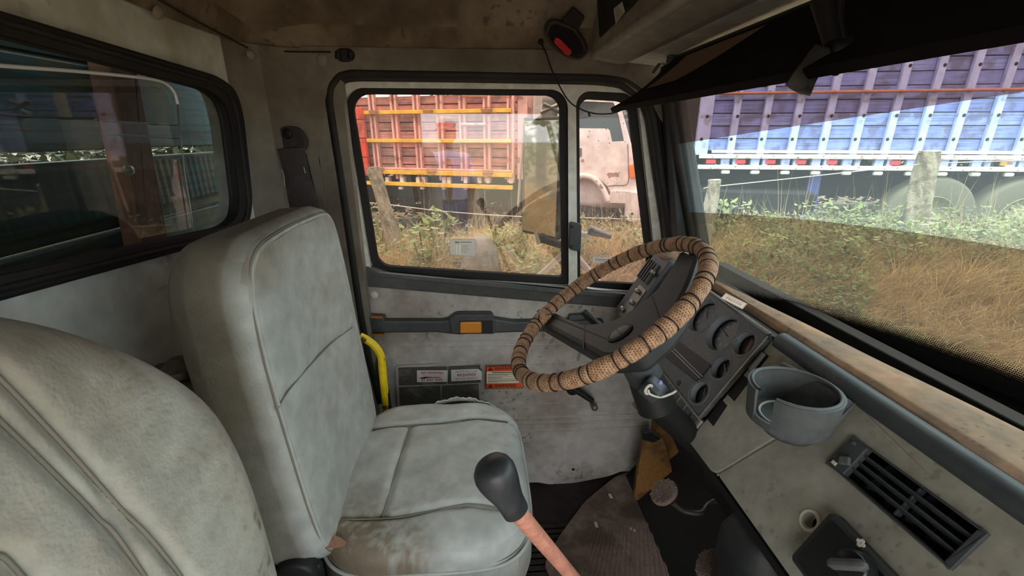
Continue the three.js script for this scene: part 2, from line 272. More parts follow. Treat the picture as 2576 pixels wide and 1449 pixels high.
// roof: a shallow dome above a seam that runs round the cab
const ceiling = struct('ceiling', V3(0, 0.24, -0.45), 'brown-stained sagging headliner');
const roofY = (x, z) => { const ex = Math.min(1, (x + 0.62) / 0.24), ez = Math.min(1, Math.min(z + 1.45, PZ - z) / 0.3), e = Math.max(0, Math.min(1, ex)) , k = Math.max(0, ez); return 0.232 + 0.15 * Math.sqrt(Math.max(0, 1 - (1 - e) ** 2)) * Math.sqrt(Math.max(0, 1 - (1 - k) ** 2)) + 0.006 * Math.sin(x * 9) * Math.sin(z * 7); };
part(ceiling, 'headliner', surface((u, v) => { const x = lerp(-0.63, 0.85, u), z = lerp(-1.46, PZ + 0.02, v); return V3(x, roofY(x, z), z); }, 48, 60, false), M.head);
part(ceiling, 'roof_skin', box(-0.75, 1.0, 0.4, 0.43, -1.62, PZ + 0.12, 0.01), M.white);
part(ceiling, 'cant_rail', [box(-0.75, 0.75, 0.22, 0.42, -1.62, -1.5, 0.01), box(-0.78, -0.66, 0.24, 0.42, -1.6, PZ + 0.1, 0.01), box(0.62, 1.0, 0.22, 0.42, -1.55, PZ + 0.1, 0.01), box(-0.75, 0.75, 0.2, 0.42, PZ + 0.02, PZ + 0.12, 0.01)], M.white);
part(ceiling, 'seam', tube([onX(200, -128, -0.615), onX(440, 22, -0.612), onX(600, 108, -0.605), onZ(645, 126, -1.438), onZ(740, 130, -1.44), onZ(832, 131, -1.44)], 0.0022, 60, 6), M.rubber);
{ // push-in trim studs along the seam
  const stud = (p, n, r) => along(lathe([[0, 0.007], [r * 0.6, 0.006], [r, 0.001], [r, -0.002]], 20), p, n);
  const put = (x, y, r, pl, n) => part(ceiling, 'trim_stud', stud(pl, n, r), M.offwhite);
  part(ceiling, 'trim_stud', stud(onX(398, 32, -0.622), V3(1, -0.4, 0), 0.013), M.console);
  part(ceiling, 'trim_stud', stud(onX(632, 138, -0.6), V3(1, -0.1, 0.6), 0.012), M.console);
  part(ceiling, 'trim_stud', stud(onZ(810, 150, -1.45), V3(0, 0, 1), 0.016), M.console);
}
// passenger side: wall round an open doorway
const right = struct('wall_right', V3(0, FLOOR, PZ), 'passenger side of the cab with the door standing open');
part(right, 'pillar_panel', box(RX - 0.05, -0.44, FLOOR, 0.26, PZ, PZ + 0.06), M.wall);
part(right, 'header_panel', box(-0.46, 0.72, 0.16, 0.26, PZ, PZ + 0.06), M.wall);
part(right, 'sill_panel', box(-0.46, 0.95, FLOOR - 0.25, FLOOR + 0.03, PZ, PZ + 0.06), M.rubber);
part(right, 'front_pillar', bar(V3(0.8, -0.36, PZ + 0.03), V3(0.63, 0.22, PZ + 0.03), 0.06, 0.08), M.blackSoft);
part(right, 'cowl_panel', box(0.78, 0.95, FLOOR, -0.36, PZ, PZ + 0.06), M.black);
part(right, 'door_step', box(-0.35, 0.45, -1.64, -1.6, PZ + 0.06, PZ + 0.2, 0.006), M.rubber);

// ------------------------------------------------------------------ rear window
const w1 = struct('window_1', V3(RX, -0.3, -0.8), 'dusty tinted rear window in a black rubber seal');
{ const out = rounded(rearWin, [0.06, 0.07, 0.07, 0.07, 0.07, 0.06]), ins = rounded(R.px([[-560, -62], [516, 222], [556, 272], [588, 532], [560, 574], [-560, 822]]), [0.05, 0.05, 0.05, 0.05, 0.05, 0.05]);
  const s = rounded(rearWin, [0.06, 0.07, 0.07, 0.07, 0.07, 0.06]); s.holes.push(ins);
  part(w1, 'rubber_seal', R.put(ext(s, 0.026, 0.006).translate(0, 0, -0.004)), M.rubber);
  const mid = rounded(R.px([[-560, -92], [530, 212], [572, 262], [606, 535], [572, 582], [-560, 850]]), [0.05, 0.055, 0.055, 0.055, 0.055, 0.05]);
  part(w1, 'filler_strip', R.put(tube(mid.getPoints(10).slice(0, -1).map((p) => V3(p.x, p.y, 0.022)), 0.006, 160, 6, true, 0.1)), M.rubber);
  const eg = [[-560, 120], [-200, 146], [0, 165], [200, 180], [360, 196], [412, 208], [438, 232], [447, 262]], eh = [[447, 262], [452, 330], [466, 440], [480, 530], [491, 606]], onG = (l) => l.map(([x, y]) => { const p = R.hit(x, y, -0.006); return R.pt(p.x, p.y, -0.006); });
  part(w1, 'pane_edge', tube(onG(eg), 0.0032, 80, 6), plain([240, 240, 244], 0.25), { label: 'pale shining edge of the sliding pane' }); part(w1, 'pane_edge', tube(onG(eh), 0.0016, 40, 6), M.steel);
  part(w1, 'glass', R.put(new THREE.ShapeGeometry(rounded(rearOpen, 0.05)).translate(0, 0, -0.012)), glass([0.42, 0.46, 0.43], 0.02, 1)); }
// ------------------------------------------------------------------ driver's door
const door = struct('door_1', V3(0.1, FLOOR - 0.05, DZ), 'driver\'s door with sliding and vent windows');
{
  const gMain = D.px([[872, 226], [1418, 232], [1430, 706], [944, 676]], -0.03), gVent = D.px([[1452, 234], [1592, 246], [1642, 724], [1456, 716]], -0.03);
  const hMain = rounded(gMain, [0.06, 0.05, 0.02, 0.05]), hVent = rounded(gVent, [0.045, 0.04, 0.02, 0.03]);
  // white pressed frame
  const fr = rounded(D.px([[908, 700], [848, 300], [842, 232], [880, 197], [1545, 208], [1622, 262], [1650, 420], [1682, 700], [1640, 780], [915, 730]], -0.02), [0, 0, 0.04, 0.05, 0.06, 0.06, 0, 0, 0, 0]);
  const hM = rounded(D.px([[858, 217], [1430, 222], [1432, 722], [934, 690]], -0.02), [0.07, 0.06, 0.02, 0.05]), hV = rounded(D.px([[1441, 224], [1602, 232], [1657, 738], [1446, 730]], -0.02), [0.055, 0.05, 0.02, 0.03]);
  fr.holes.push(hM, hV);
  part(door, 'window_frame', D.put(ext(fr, 0.034, 0.006).translate(0, 0, -0.034)), M.white);
  // black glazing rubber
  for (const [o, i, r, r2] of [[[[860, 219], [1429, 224], [1431, 719], [936, 688]], [[877, 232], [1412, 236], [1418, 702], [949, 672]], [0.07, 0.06, 0.02, 0.05], [0.06, 0.05, 0.02, 0.045]], [[[1443, 226], [1600, 234], [1655, 736], [1447, 729]], [[1455, 244], [1584, 252], [1640, 720], [1458, 711]], [0.05, 0.05, 0.02, 0.03], [0.04, 0.04, 0.02, 0.025]]]) {
    const s = rounded(D.px(o, -0.02), r); s.holes.push(rounded(D.px(i, -0.02), r2)); part(door, 'glazing_rubber', D.put(ext(s, 0.02, 0.004).translate(0, 0, -0.045)), M.rubber);
  }
  // division bar between the panes: white channel between two rubbers
  const bars = (x0, x1, y0, y1, w, m, name) => part(door, name, plate(D, D.px([[x0[0], y0], [x1[0], y0], [x1[1], y1], [x0[1], y1]], w), 0.001, w, 0.012, 0.002), m);
  bars([1415, 1419], [1431, 1434], 262, 712, -0.044, M.rubber, 'glazing_rubber'); bars([1430, 1433], [1441, 1444], 235, 720, -0.03, M.white, 'division_bar'); bars([1440, 1443], [1453, 1458], 262, 722, -0.044, M.rubber, 'glazing_rubber');
  // panes
  part(door, 'glass', D.put(new THREE.ShapeGeometry(hMain).translate(0, 0, -0.04)), (() => { const g = glass([0.36, 0.33, 0.30], 0.015, 1); g.ior = 1.85; return g; })(), { label: 'main door pane, tinted and dusty' });
  part(door, 'vent_glass', D.put(new THREE.ShapeGeometry(hVent).translate(0, 0, -0.04)), glass([0.36, 0.33, 0.32], 0.02, 1), { label: 'small vent pane speckled with paint' });
  part(door, 'dust_film', D.put(new THREE.ShapeGeometry(hMain).translate(0, 0, -0.0425)), dusty([0.95, 0.92, 0.88], 0.25)); part(door, 'dust_film', D.put(new THREE.ShapeGeometry(hVent).translate(0, 0, -0.0425)), dusty([0.95, 0.9, 0.88], 0.3));
  { const sp = []; for (let i = 0; i < 90; i++) { const px = rr(1462, 1630), py = 250 + 450 * rnd() ** 1.3, p = D.hit(px, py, -0.038); sp.push(new THREE.CircleGeometry(rr(0.0007, 0.0022), 7).translate(p.x, p.y, 0).applyMatrix4(new THREE.Matrix4().setPosition(0, 0, DZ - 0.0385))); } part(door, 'paint_speck', sp, M.offwhite, { kind: 'stuff' }); }
  // bright lower channel of the vent window
  part(door, 'vent_channel', tube(D.px([[1462, 690], [1464, 714], [1480, 724], [1560, 732], [1636, 738]], -0.02).map((p) => D.pt(p.x, p.y, -0.014)), 0.007, 40, 8), M.chrome);
  // vent latch on the division bar
  const lt = part(door, 'vent_latch', plate(D, D.px([[1431, 556], [1462, 562], [1460, 632], [1430, 626]], 0.0), 0.01, -0.02, 0.03, 0.004), M.plastic);
  for (const [x, y] of [[1439, 570], [1437, 620]]) part(lt, 'screw', along(lathe([[0, 0.002], [0.005, 0.0015], [0.006, 0]], 14), D.pt(...D.hit(x, y, 0.01).toArray(), 0.01), V3(0, 0, 1)), M.black);
  // belt trim
  part(door, 'belt_trim', plate(D, D.px([[905, 672], [925, 672], [975, 692], [1100, 704], [1440, 736], [1600, 752], [1600, 778], [1190, 744], [912, 720]], 0.01), [0.004, 0.01, 0.03, 0, 0, 0, 0, 0, 0.004], -0.03, 0.045, 0.006), M.trim);
  part(door, 'belt_trim_lip', plate(D, D.px([[950, 686], [1100, 700], [1440, 732], [1640, 744], [1640, 756], [1440, 742], [1100, 711], [955, 697]], 0.02), 0.003, 0.0, 0.02, 0.004), M.plasticGrey);
  // padded panel below the window
  const pan = [[903, 715], [1190, 738], [1600, 774], [1700, 800], [1680, 900], [1640, 1030], [1632, 1085], [1603, 1162], [1545, 1195], [1405, 1222], [1345, 1212], [1100, 1250], [960, 1240], [925, 900]];
  const pp = D.px(pan, 0.0), sh = rounded(pp, [0, 0, 0, 0, 0, 0, 0.02, 0.06, 0.05, 0.05, 0.02, 0, 0, 0]);
  part(door, 'door_panel', D.put(ext(sh, 0.05, 0.006).translate(0, 0, -0.045)), M.wallDoor);
  part(door, 'door_shell', box(-0.46, 0.86, FLOOR - 0.14, -0.57, DZ - 0.12, DZ - 0.046, 0.01), M.white);
  part(door, 'edge_strip', [tube([[909, 720], [922, 800], [934, 880], [950, 1000]].map(([x, y]) => onZ(x, y, DZ + 0.006)), 0.008, 30, 8)], M.white);
  // pressed ribs of the panel
  for (const [y0, y1, x0, x1, r] of [[858, 851, 1000, 1480, 0.004], [871, 866, 1000, 1500, 0.004], [917, 911, 1080, 1530, 0.004], [1020, 1007, 1265, 1636, 0.004], [1054, 1041, 1285, 1638, 0.006], [1066, 1056, 1292, 1638, 0.006], [1085, 1074, 1300, 1636, 0.006]])
    part(door, 'pressed_rib', rod(onZ(x0, y0, DZ + 0.004), onZ(x1, y1, DZ + 0.004), r, r, 8), M.wallDoor);
  part(door, 'trim_stud', along(lathe([[0, 0.01], [0.009, 0.009], [0.014, 0.004], [0.015, 0]], 20), onZ(941, 742, DZ + 0.004), V3(0, 0, 1)), M.offwhite);
  // pull bar with the amber latch handle
  const pull = part(door, 'pull_bar', plate(D, D.px([[922, 800], [970, 806], [1110, 806], [1150, 800], [1240, 800], [1290, 808], [1400, 806], [1520, 806], [1520, 838], [1400, 834], [1290, 836], [1150, 842], [1100, 836], [925, 838]], 0.03), 0.01, 0.0, 0.035, 0.008), M.plastic);
  part(pull, 'handle_surround', plate(D, D.px([[1128, 800], [1148, 788], [1238, 788], [1246, 806], [1246, 838], [1135, 838]], 0.03), 0.01, 0.0, 0.042, 0.006), M.plastic);
  part(pull, 'recess', plate(D, D.px([[1155, 806], [1240, 805], [1240, 838], [1155, 839]], 0.04), 0.004, 0.04, 0.0025, 0.001), M.black);
  part(pull, 'latch_handle', plate(D, D.px([[1157, 809], [1211, 808], [1212, 836], [1157, 837]], 0.045), 0.006, 0.041, 0.012, 0.004), M.amber, { label: 'amber latch handle' });
  part(pull, 'end_clip', [plate(D, D.px([[924, 794], [966, 796], [970, 808], [924, 808]], 0.03), 0.004, 0.0, 0.04, 0.004)], M.plastic);
  part(pull, 'amber_inlay', plate(D, D.px([[932, 795], [962, 796], [962, 801], [932, 800]], 0.042), 0.001, 0.036, 0.008, 0.001), M.amberDull);
  part(pull, 'amber_inlay', plate(D, D.px([[936, 840], [966, 840], [965, 845], [938, 845]], 0.03), 0.001, 0.02, 0.012, 0.001), M.amberDull);
  // lock plunger housing at the front end of the bar
  part(door, 'lock_housing', [plate(D, D.px([[1432, 792], [1468, 790], [1470, 802], [1428, 806]], 0.02), 0.006, 0.0, 0.03, 0.004)], M.plasticGrey);
  // map pocket with worn carpet
  part(door, 'pocket_rim', plate(D, D.px([[992, 918], [1216, 908], [1218, 1030], [1000, 1034]], 0.005), 0.02, 0.0, 0.012, 0.005), M.wallDoor);
  const carpet = worn([88, 84, 78], [150, 141, 130], { tile: 0.25, amount: 0.6, lo: 0.5, hi: 0.7, rough: 0.95, bump: bumps.rough, bs: 0.002 });
  for (const q of [[[1002, 925], [1126, 922], [1124, 966], [1004, 970]], [[1128, 922], [1208, 918], [1209, 962], [1126, 966]], [[1004, 974], [1108, 970], [1110, 1018], [1008, 1020]], [[1112, 970], [1204, 966], [1206, 1016], [1113, 1018]]]) part(door, 'carpet_panel', plate(D, D.px(q, 0.014), 0.004, 0.01, 0.006, 0.002), carpet);
  // stickers
  const sticker = (q, mat, label) => { const c = D.px(q, 0.018), s = surface((u, v) => { const a = c[3].clone().lerp(c[2], u), b = c[0].clone().lerp(c[1], u), p = a.lerp(b, v); return D.pt(p.x, p.y, 0.0195); }, 1, 1); part(door, 'sticker', s, mat, { keep: true, label }); };
  sticker([[1049, 931], [1126, 931], [1126, 960], [1049, 961]], print(462, 180, (c, w, h) => { c.fillStyle = '#ece6df'; c.fillRect(0, 0, w, h); c.fillStyle = '#b3232c'; c.textAlign = 'center'; c.font = 'bold 52px sans-serif'; c.fillText('NO SMOKING', w / 2, 58); c.fillText('AT ANY TIME.', w / 2, 164); c.font = '20px sans-serif'; c.fillText('IN THIS VEHICLE OR ITS SLEEPER', w / 2, 88); c.fillStyle = '#463a36'; c.beginPath(); c.moveTo(30, 118); c.lineTo(120, 96); c.lineTo(240, 104); c.lineTo(380, 100); c.lineTo(330, 114); c.lineTo(180, 116); c.lineTo(80, 132); c.fill(); }), 'white and red no smoking sticker');
  sticker([[1135, 930], [1212, 927], [1212, 955], [1135, 959]], print(462, 180, (c, w, h) => { c.fillStyle = '#ece8e2'; c.fillRect(0, 0, w, h); c.textAlign = 'center'; c.fillStyle = '#7d5a5a'; c.font = '44px sans-serif'; c.fillText('SAFETY BELT USE', w / 2, 50); c.fillStyle = '#b3232c'; c.font = 'bold 58px sans-serif'; c.fillText('REQUIRED', w / 2, 108); c.fillStyle = '#6d4c4e'; c.font = '44px sans-serif'; c.fillText('IN THIS VEHICLE', w / 2, 160); c.fillStyle = '#4a423c'; c.beginPath(); c.moveTo(w, 0); c.lineTo(w - 60, 0); c.lineTo(w - 20, 24); c.lineTo(w, 60); c.fill(); }), 'white and red safety belt sticker');
  sticker([[1222, 921], [1316, 918], [1316, 976], [1222, 978]], print(560, 350, (c, w, h) => {
    c.fillStyle = '#e2561f'; c.fillRect(0, 0, w, h); c.fillStyle = '#e9e0c8'; c.fillRect(12, 82, w - 24, h - 166); c.strokeStyle = '#1c1712'; c.lineWidth = 8; c.strokeRect(4, 4, w - 8, h - 8); c.fillStyle = '#1c1712';
    for (const y of [62, 326]) { c.font = 'bold 66px sans-serif'; c.fillText('WARNING', 132, y); c.beginPath(); c.moveTo(70, y - 54); c.lineTo(108, y + 4); c.lineTo(32, y + 4); c.fill(); c.fillStyle = '#e2561f'; c.fillRect(66, y - 36, 8, 22); c.fillRect(66, y - 8, 8, 7); c.fillStyle = '#1c1712'; }
    c.fillRect(90, 94, 360, 12); for (let i = 0; i < 8; i++) c.fillRect(30, 124 + i * 17, [440, 300, 470, 210, 480, 400, 470, 160][i], i % 3 ? 4 : 7);
  }), 'orange warning sticker with black print');
  // window crank and coat peg
  const cr = part(door, 'window_crank', [rod(onZ(1436, 972, DZ + 0.05), onZ(1490, 1008, DZ + 0.06), 0.014, 0.011, 14), along(lathe([[0, 0], [0.026, 0], [0.026, 0.03], [0.018, 0.04], [0, 0.042]], 20), onZ(1438, 970, DZ + 0.005), V3(0, 0, 1))], M.black);
  part(cr, 'crank_knob', along(lathe([[0, 0.042], [0.008, 0.042], [0.013, 0.036], [0.014, 0.02], [0.011, 0]], 20), onZ(1490, 1012, DZ + 0.055), V3(0.05, -0.1, 1)), M.steel);
  part(door, 'rubber_stop', along(lathe([[0, 0.03], [0.012, 0.026], [0.015, 0]], 16), onZ(1598, 1014, DZ + 0.0), V3(0, 0, 1)), M.console);
  part(door, 'drain_hole', along(lathe([[0, 0.001], [0.006, 0.001], [0.007, 0]], 12), onZ(1442, 1181, DZ + 0.006), V3(0, 0, 1)), M.black);
}
// rubber seal round the door opening
const seal = struct('trim_1', V3(0, -0.4, DZ + 0.04), 'black rubber seal round the driver\'s door opening');
{
  const line = [[958, 1010], [930, 900], [905, 760], [862, 460], [832, 262], [834, 220], [856, 190], [900, 184], [1200, 188], [1500, 194], [1570, 204], [1622, 240], [1644, 300], [1662, 430], [1690, 620], [1704, 720]].map(([x, y]) => onZ(x, y, DZ + 0.035));
  part(seal, 'seal_bulb', tube(line, 0.017, 200, 10, false, 0.2), M.rubber);
  part(seal, 'seal_lip', tube(line.map((p) => V3(p.x, p.y, p.z - 0.026)), 0.02, 200, 8, false, 0.2), M.rubber);
}
// windscreen pillar
const pillar = struct('trim_2', V3(0.74, -0.36, -1.42), 'dark grey windscreen pillar trim beside the driver\'s door');
{
  const pl = (pts, z, d, m, n) => part(pillar, n, (() => { const f = new Frame(V3(0, 0, z), V3(1, 0, 0), V3(0, 1, 0)); return plate(f, f.px(pts), 0.004, -d, d, 0.004); })(), m);
  pl([[1652, 230], [1668, 250], [1700, 560], [1722, 760], [1690, 760], [1672, 560]], -1.455, 0.05, M.rubber, 'rubber_edge');
  pl([[1640, 262], [1652, 262], [1690, 560], [1706, 740], [1688, 740], [1672, 560]], -1.47, 0.03, M.white, 'white_flange');
  pl([[1676, 190], [1722, 205], [1742, 330], [1778, 560], [1800, 700], [1790, 740], [1714, 740], [1700, 560]], -1.40, 0.07, M.blackSoft, 'pillar_cover');
  pl([[1700, 205], [1722, 205], [1742, 330], [1778, 560], [1800, 700], [1776, 700], [1752, 560]], -1.385, 0.03, M.plastic, 'pillar_edge');
}
// ------------------------------------------------------------------ windscreen with its tint films
const wsX = (z) => 0.757 + 0.3 * (1 - ((z + 0.475) / 0.925) ** 2), wsY = (z) => -0.42 - 0.045 * ((z + 0.475) / 0.925) ** 2;
const WS = (z, v, inset = 0) => V3(wsX(z) - 0.31 * v - inset, wsY(z) + v, z);
function wsHit(px, py) { // where the line through a point of the photograph meets the curved pane
  const d = ray(px, py); let lo = 0.3, hi = 2.5;
  for (let i = 0; i < 50; i++) { const k = (lo + hi) / 2, p = d.clone().multiplyScalar(k), v = p.y - wsY(p.z); p.x < wsX(p.z) - 0.31 * v ? lo = k : hi = k; }
  const p = d.multiplyScalar(lo); return [p.z, p.y - wsY(p.z)];
}
const wsCurve = (list) => { const k = list.map(([x, y]) => wsHit(x, y)).sort((a, b) => a[0] - b[0]); return (z) => { let i = 0; while (i < k.length - 2 && z > k[i + 1][0]) i++; const [z0, v0] = k[i], [z1, v1] = k[i + 1]; return v0 + (v1 - v0) * (z - z0) / (z1 - z0); }; };
const filmUp = wsCurve([[1742, 357], [2000, 318], [2300, 273], [2576, 232]]), filmLow = wsCurve([[1772, 535], [1900, 542], [2100, 560], [2350, 592], [2576, 628]]);
const screen = struct('window_2', V3(0.9, -0.45, -0.45), 'raked windscreen with brown tint film above and below a clear band');
{
  const z0 = -1.395, z1 = 0.5, strip = (va, vb, inset, t) => surface((u, v) => { const z = lerp(z0, z1, u); return WS(z, lerp(va(z), vb(z), v), inset); }, 50, 6);
  part(screen, 'glass', strip(() => -0.10, () => 0.68, 0), glass([0.56, 0.69, 0.71], 0.02, 1));
  part(screen, 'upper_tint_film', strip(filmUp, () => 0.68, 0.003), glass([0.50, 0.31, 0.275], 0.02), { label: 'brown tint film on the upper windscreen' });
  part(screen, 'lower_tint_film', strip(() => -0.04, filmLow, 0.003), glass([0.47, 0.385, 0.315], 0.02), { label: 'brown tint film on the lower windscreen' });
  // ceramic border with its fading dots
  part(screen, 'black_border', strip(() => -0.10, () => -0.032, 0.005), M.black);
  part(screen, 'dust_film', strip(() => -0.03, () => 0.68, -0.003), dusty([0.95, 0.95, 0.93], 0.28));
  const dots = new THREE.DataTexture((() => { const n = 128, d = new Uint8Array(n * n * 4); for (let y = 0; y < n; y++) for (let x = 0; x < n; x++) { const rows = 8, v = y / n, j = Math.floor(v * rows), u = x / n * 4 + (j % 2) * 0.5, r = 0.62 - 0.48 * v, h = Math.hypot((u % 1) - 0.5, (v * rows) % 1 - 0.5) < r ? 255 : 0; d.set([h, h, h, 255], (y * n + x) * 4); } return d; })(), 128, 128);
  dots.wrapS = THREE.RepeatWrapping; dots.wrapT = THREE.ClampToEdgeWrapping; dots.magFilter = THREE.LinearFilter; dots.repeat.set(125, 1); dots.needsUpdate = true;
  const dm = new THREE.MeshPhysicalMaterial({ color: hex([30, 26, 22]), roughness: 0.5, alphaMap: dots, transparent: true });
  part(screen, 'dotted_border', strip(() => -0.032, () => 0.004, 0.005), dm, { keep: true });
  part(screen, 'edge_rubber', [tube([-0.1, 0.2, 0.4, 0.62].map((v) => WS(-1.4, v, 0.0)), 0.016, 20, 8), tube([...Array(24).keys()].map((i) => WS(lerp(-1.4, 0.52, i / 23), 0.64, -0.0)), 0.02, 60, 8), tube([0, 0.2, 0.4, 0.62].map((v) => WS(0.5, v)), 0.02, 20, 8)], M.rubber);
  part(screen, 'header_lip', surface((u, v) => { const z = lerp(-1.41, 0.55, u); return WS(z, 0.66).lerp(V3(0.447, 0.203, z), v); }, 40, 8), M.white);
}
// ------------------------------------------------------------------ overhead shelf and visor
const shelf = thing('overhead_console', 'dull grey overhead shelf running across the cab above the windscreen', 'console', V3(0.43, 0.2, -0.45));
{
  const prof = [V2(0.345, 0.4), V2(0.338, 0.228), V2(0.352, 0.208), V2(0.42, 0.198), V2(0.445, 0.2), V2(0.455, 0.215), V2(0.6, 0.29), V2(0.62, 0.4)], s = new THREE.Shape(prof);
  part(shelf, 'shelf_shell', new THREE.ExtrudeGeometry(s, { depth: PZ - 0.04 + 1.41, bevelEnabled: true, bevelSize: 0.006, bevelThickness: 0.006, bevelOffset: -0.006, bevelSegments: 2 }).translate(0, 0, -1.41), M.console);
  part(shelf, 'edge_roll', rod(V3(0.352, 0.222, -1.405), V3(0.352, 0.222, PZ - 0.05), 0.016, 0.016, 14), M.console);
  const B = new Frame(V3(0.338, 0.2, 0), V3(0, 0, 1), V3(0, 1, 0)), rec = plate(B, B.px([[1508, -60], [1506, 2], [1512, 95], [1590, 20], [1660, -60]], 0.0), 0.004, 0.001, 0.004, 0.001);
  part(shelf, 'open_recess', rec, plain([24, 17, 14], 0.9));
  const c = B.px([[1544, 22], [1566, 4], [1573, 30], [1549, 60]], 0.006);
  part(shelf, 'sticker', surface((u, v) => { const a = c[3].clone().lerp(c[2], u), b = c[0].clone().lerp(c[1], u), p = a.lerp(b, v); return B.pt(p.x, p.y, 0.0065); }, 1, 1), print(96, 160, (g, w, h) => { g.fillStyle = '#c9c2b6'; g.fillRect(0, 0, w, h); g.fillStyle = '#6b625a'; for (let i = 0; i < 9; i++) g.fillRect(12, 16 + i * 15, 40 + (i * 37) % 34, 6); }), { keep: true, label: 'small white paper sticker' });
}
const visor = thing('sun_visor', 'long black sun visor hanging under the overhead shelf', 'sun visor', V3(0.46, 0.07, -0.8));
{
  const lo = (px, py) => { const d = ray(px, py); return d.multiplyScalar(0.38 / d.x); };
  const a = V3(0.372, 0.0706, -1.29), A = V3(0.375, 0.0715, 0.45), b = V3(0.535, 0.196, -1.29), Bq = V3(0.535, 0.203, 0.45);
  const N2 = V3(-0.62, 0.78, 0), f = (u, v) => { const p = a.clone().lerp(A, u).lerp(b.clone().lerp(Bq, u), v); return p.addScaledVector(N2, -0.012 * Math.sin(Math.PI * v)); };
  part(visor, 'visor_panel', sheet((u, v) => f(u + (1 - u) * 0.0, v), 60, 10, 0.012), plain([17, 14, 14], 0.75, { specularIntensity: 0.3 }));
  const q = (u, v, w) => f(u, v).addScaledVector(N2, w);
  const U = (z) => (z + 1.29) / 1.74;
  part(visor, 'worn_label', surface((u, v) => { const z = lerp(lerp(-1.18, -0.86, u), lerp(-1.23, -1.05, u), 1 - v); return q(U(z), lerp(0.42, 0.93, v), 0.0018); }, 6, 6), plain([140, 112, 92], 0.9), { label: 'faded brown label' });
  part(visor, 'visor_rod', rod(V3(0.54, 0.196, -1.33), V3(0.54, 0.2, 0.45), 0.007, 0.007, 10), M.black);
  part(visor, 'hinge_clip', [box(0.52, 0.55, 0.18, 0.21, -1.30, -1.28, 0.006), bar(onZ(1642, 184, -1.33), onZ(1660, 160, -1.32), 0.012, 0.008)], M.plastic);
  // bracket that hangs from the visor
  const h0 = at(2112, -6, 0.5), h1 = at(2112, 60, 0.5), h2 = at(2128, 130, 0.5), h3 = at(2100, 185, 0.5);
  const arm = part(visor, 'hanger_bracket', [tube([h0, h1, h2], 0.005, 16, 8), rod(at(2068, 0, 0.51), at(2095, 110, 0.5), 0.012, 0.009, 10), rod(h2, h3, 0.006, 0.0045, 10), along(lathe([[0, 0.012], [0.011, 0.01], [0.012, -0.01], [0, -0.012]], 14), at(2115, 125, 0.5), V3(1, 0.3, 0.2))], plain([14, 12, 12], 0.6));
  const t = [at(2052, 112, 0.5), at(2106, 120, 0.5), at(2040, 240, 0.49), at(1976, 212, 0.49)], tm = t.reduce((s, p) => s.add(p), V3()).multiplyScalar(0.25);
  part(arm, 'bent_tab', sheet((u, v) => t[0].clone().lerp(t[1], u).lerp(t[3].clone().lerp(t[2], u), v).addScaledVector(FWD, 0.006 * Math.sin(v * 3) + 0.004 * Math.sin(u * 3)), 8, 10, 0.0025), worn([62, 60, 56], [38, 32, 27], { tile: 0.06, amount: 0.9, rough: 0.6 }), { label: 'grey bent metal tab' });
}
// torn foam at the end of the header
const foam = solo('torn_foam', 'torn dirty white padding by the end of the visor', 'foam', [0, 1, 2, 3, 4, 5, 6].map((i) => new THREE.IcosahedronGeometry(rr(0.008, 0.015), 2).scale(1.4, 0.7, 1).translate(...onZ(1652 + i * 9, 140 + (i % 3) * 7, -1.385).toArray())), worn([150, 150, 136], [70, 66, 56], { tile: 0.05, amount: 0.9, rough: 0.95 }));
// overhead loudspeaker socket with red connector
const spk = thing('speaker_opening', 'oval torn-out overhead speaker opening with a red connector inside', 'speaker', onZ(1425, 100, -1.40));
{
  const H = new Frame(onZ(1425, 95, -1.40), V3(1, 0.0, 0.12), V3(-0.05, 0.82, 0.57));
  const ov = (k, m = 28) => [...Array(m).keys()].map((i) => { const t = i / m * 2 * Math.PI, x = Math.cos(t) * 62 * k, y = Math.sin(t) * 33 * k, c = 0.766, s = 0.643; return H.hit(1424 + x * c - y * s, 97 + x * s + y * c); });
  part(spk, 'oval_bezel', H.put(ext(new THREE.Shape(ov(1.06)), 0.012, 0.004).translate(0, 0, -0.004)), M.rubber);
  part(spk, 'dark_well', H.put(ext(new THREE.Shape(ov(0.82)), 0.004, 0.001).translate(0, 0, 0.0075)), plain([10, 8, 8], 0.9));
  part(spk, 'red_connector', plate(H, H.px([[1396, 92], [1408, 95], [1440, 128], [1434, 138], [1424, 136], [1393, 104]], 0.015), 0.004, 0.011, 0.012, 0.003), M.red, { label: 'red plastic connector' });
  part(spk, 'square_plate', plate(H, H.px([[1440, 18], [1470, 42], [1452, 76], [1414, 50]], 0.0), 0.003, -0.004, 0.012, 0.002), plain([40, 28, 20], 0.8));
  part(spk, 'torn_rim', H.put(tube(ov(0.95, 20).map((p) => V3(p.x + rr(-0.003, 0.003), p.y + rr(-0.003, 0.003), 0.01)), 0.004, 60, 6, true)), worn([70, 52, 40], [30, 24, 20], { tile: 0.05 }));
}
const hook = thing('coat_hook', 'black plastic clip recessed in the header above the door', 'hook', onZ(865, 140, -1.44));
part(hook, 'clip_base', D.put(ext(rounded(D.px([[842, 120], [890, 122], [892, 154], [846, 156]], 0.06), 0.02), 0.014, 0.004).translate(0, 0, 0.048)), M.black);
part(hook, 'clip_jaw', [rod(onZ(850, 130, -1.43), onZ(850, 148, -1.43), 0.008), rod(onZ(882, 130, -1.43), onZ(882, 148, -1.43), 0.008)], M.rubber);
const cord = thing('hanging_cord', 'thin dark cord hanging from the header to the windscreen pillar', 'cord', onZ(1362, 108, -1.43));
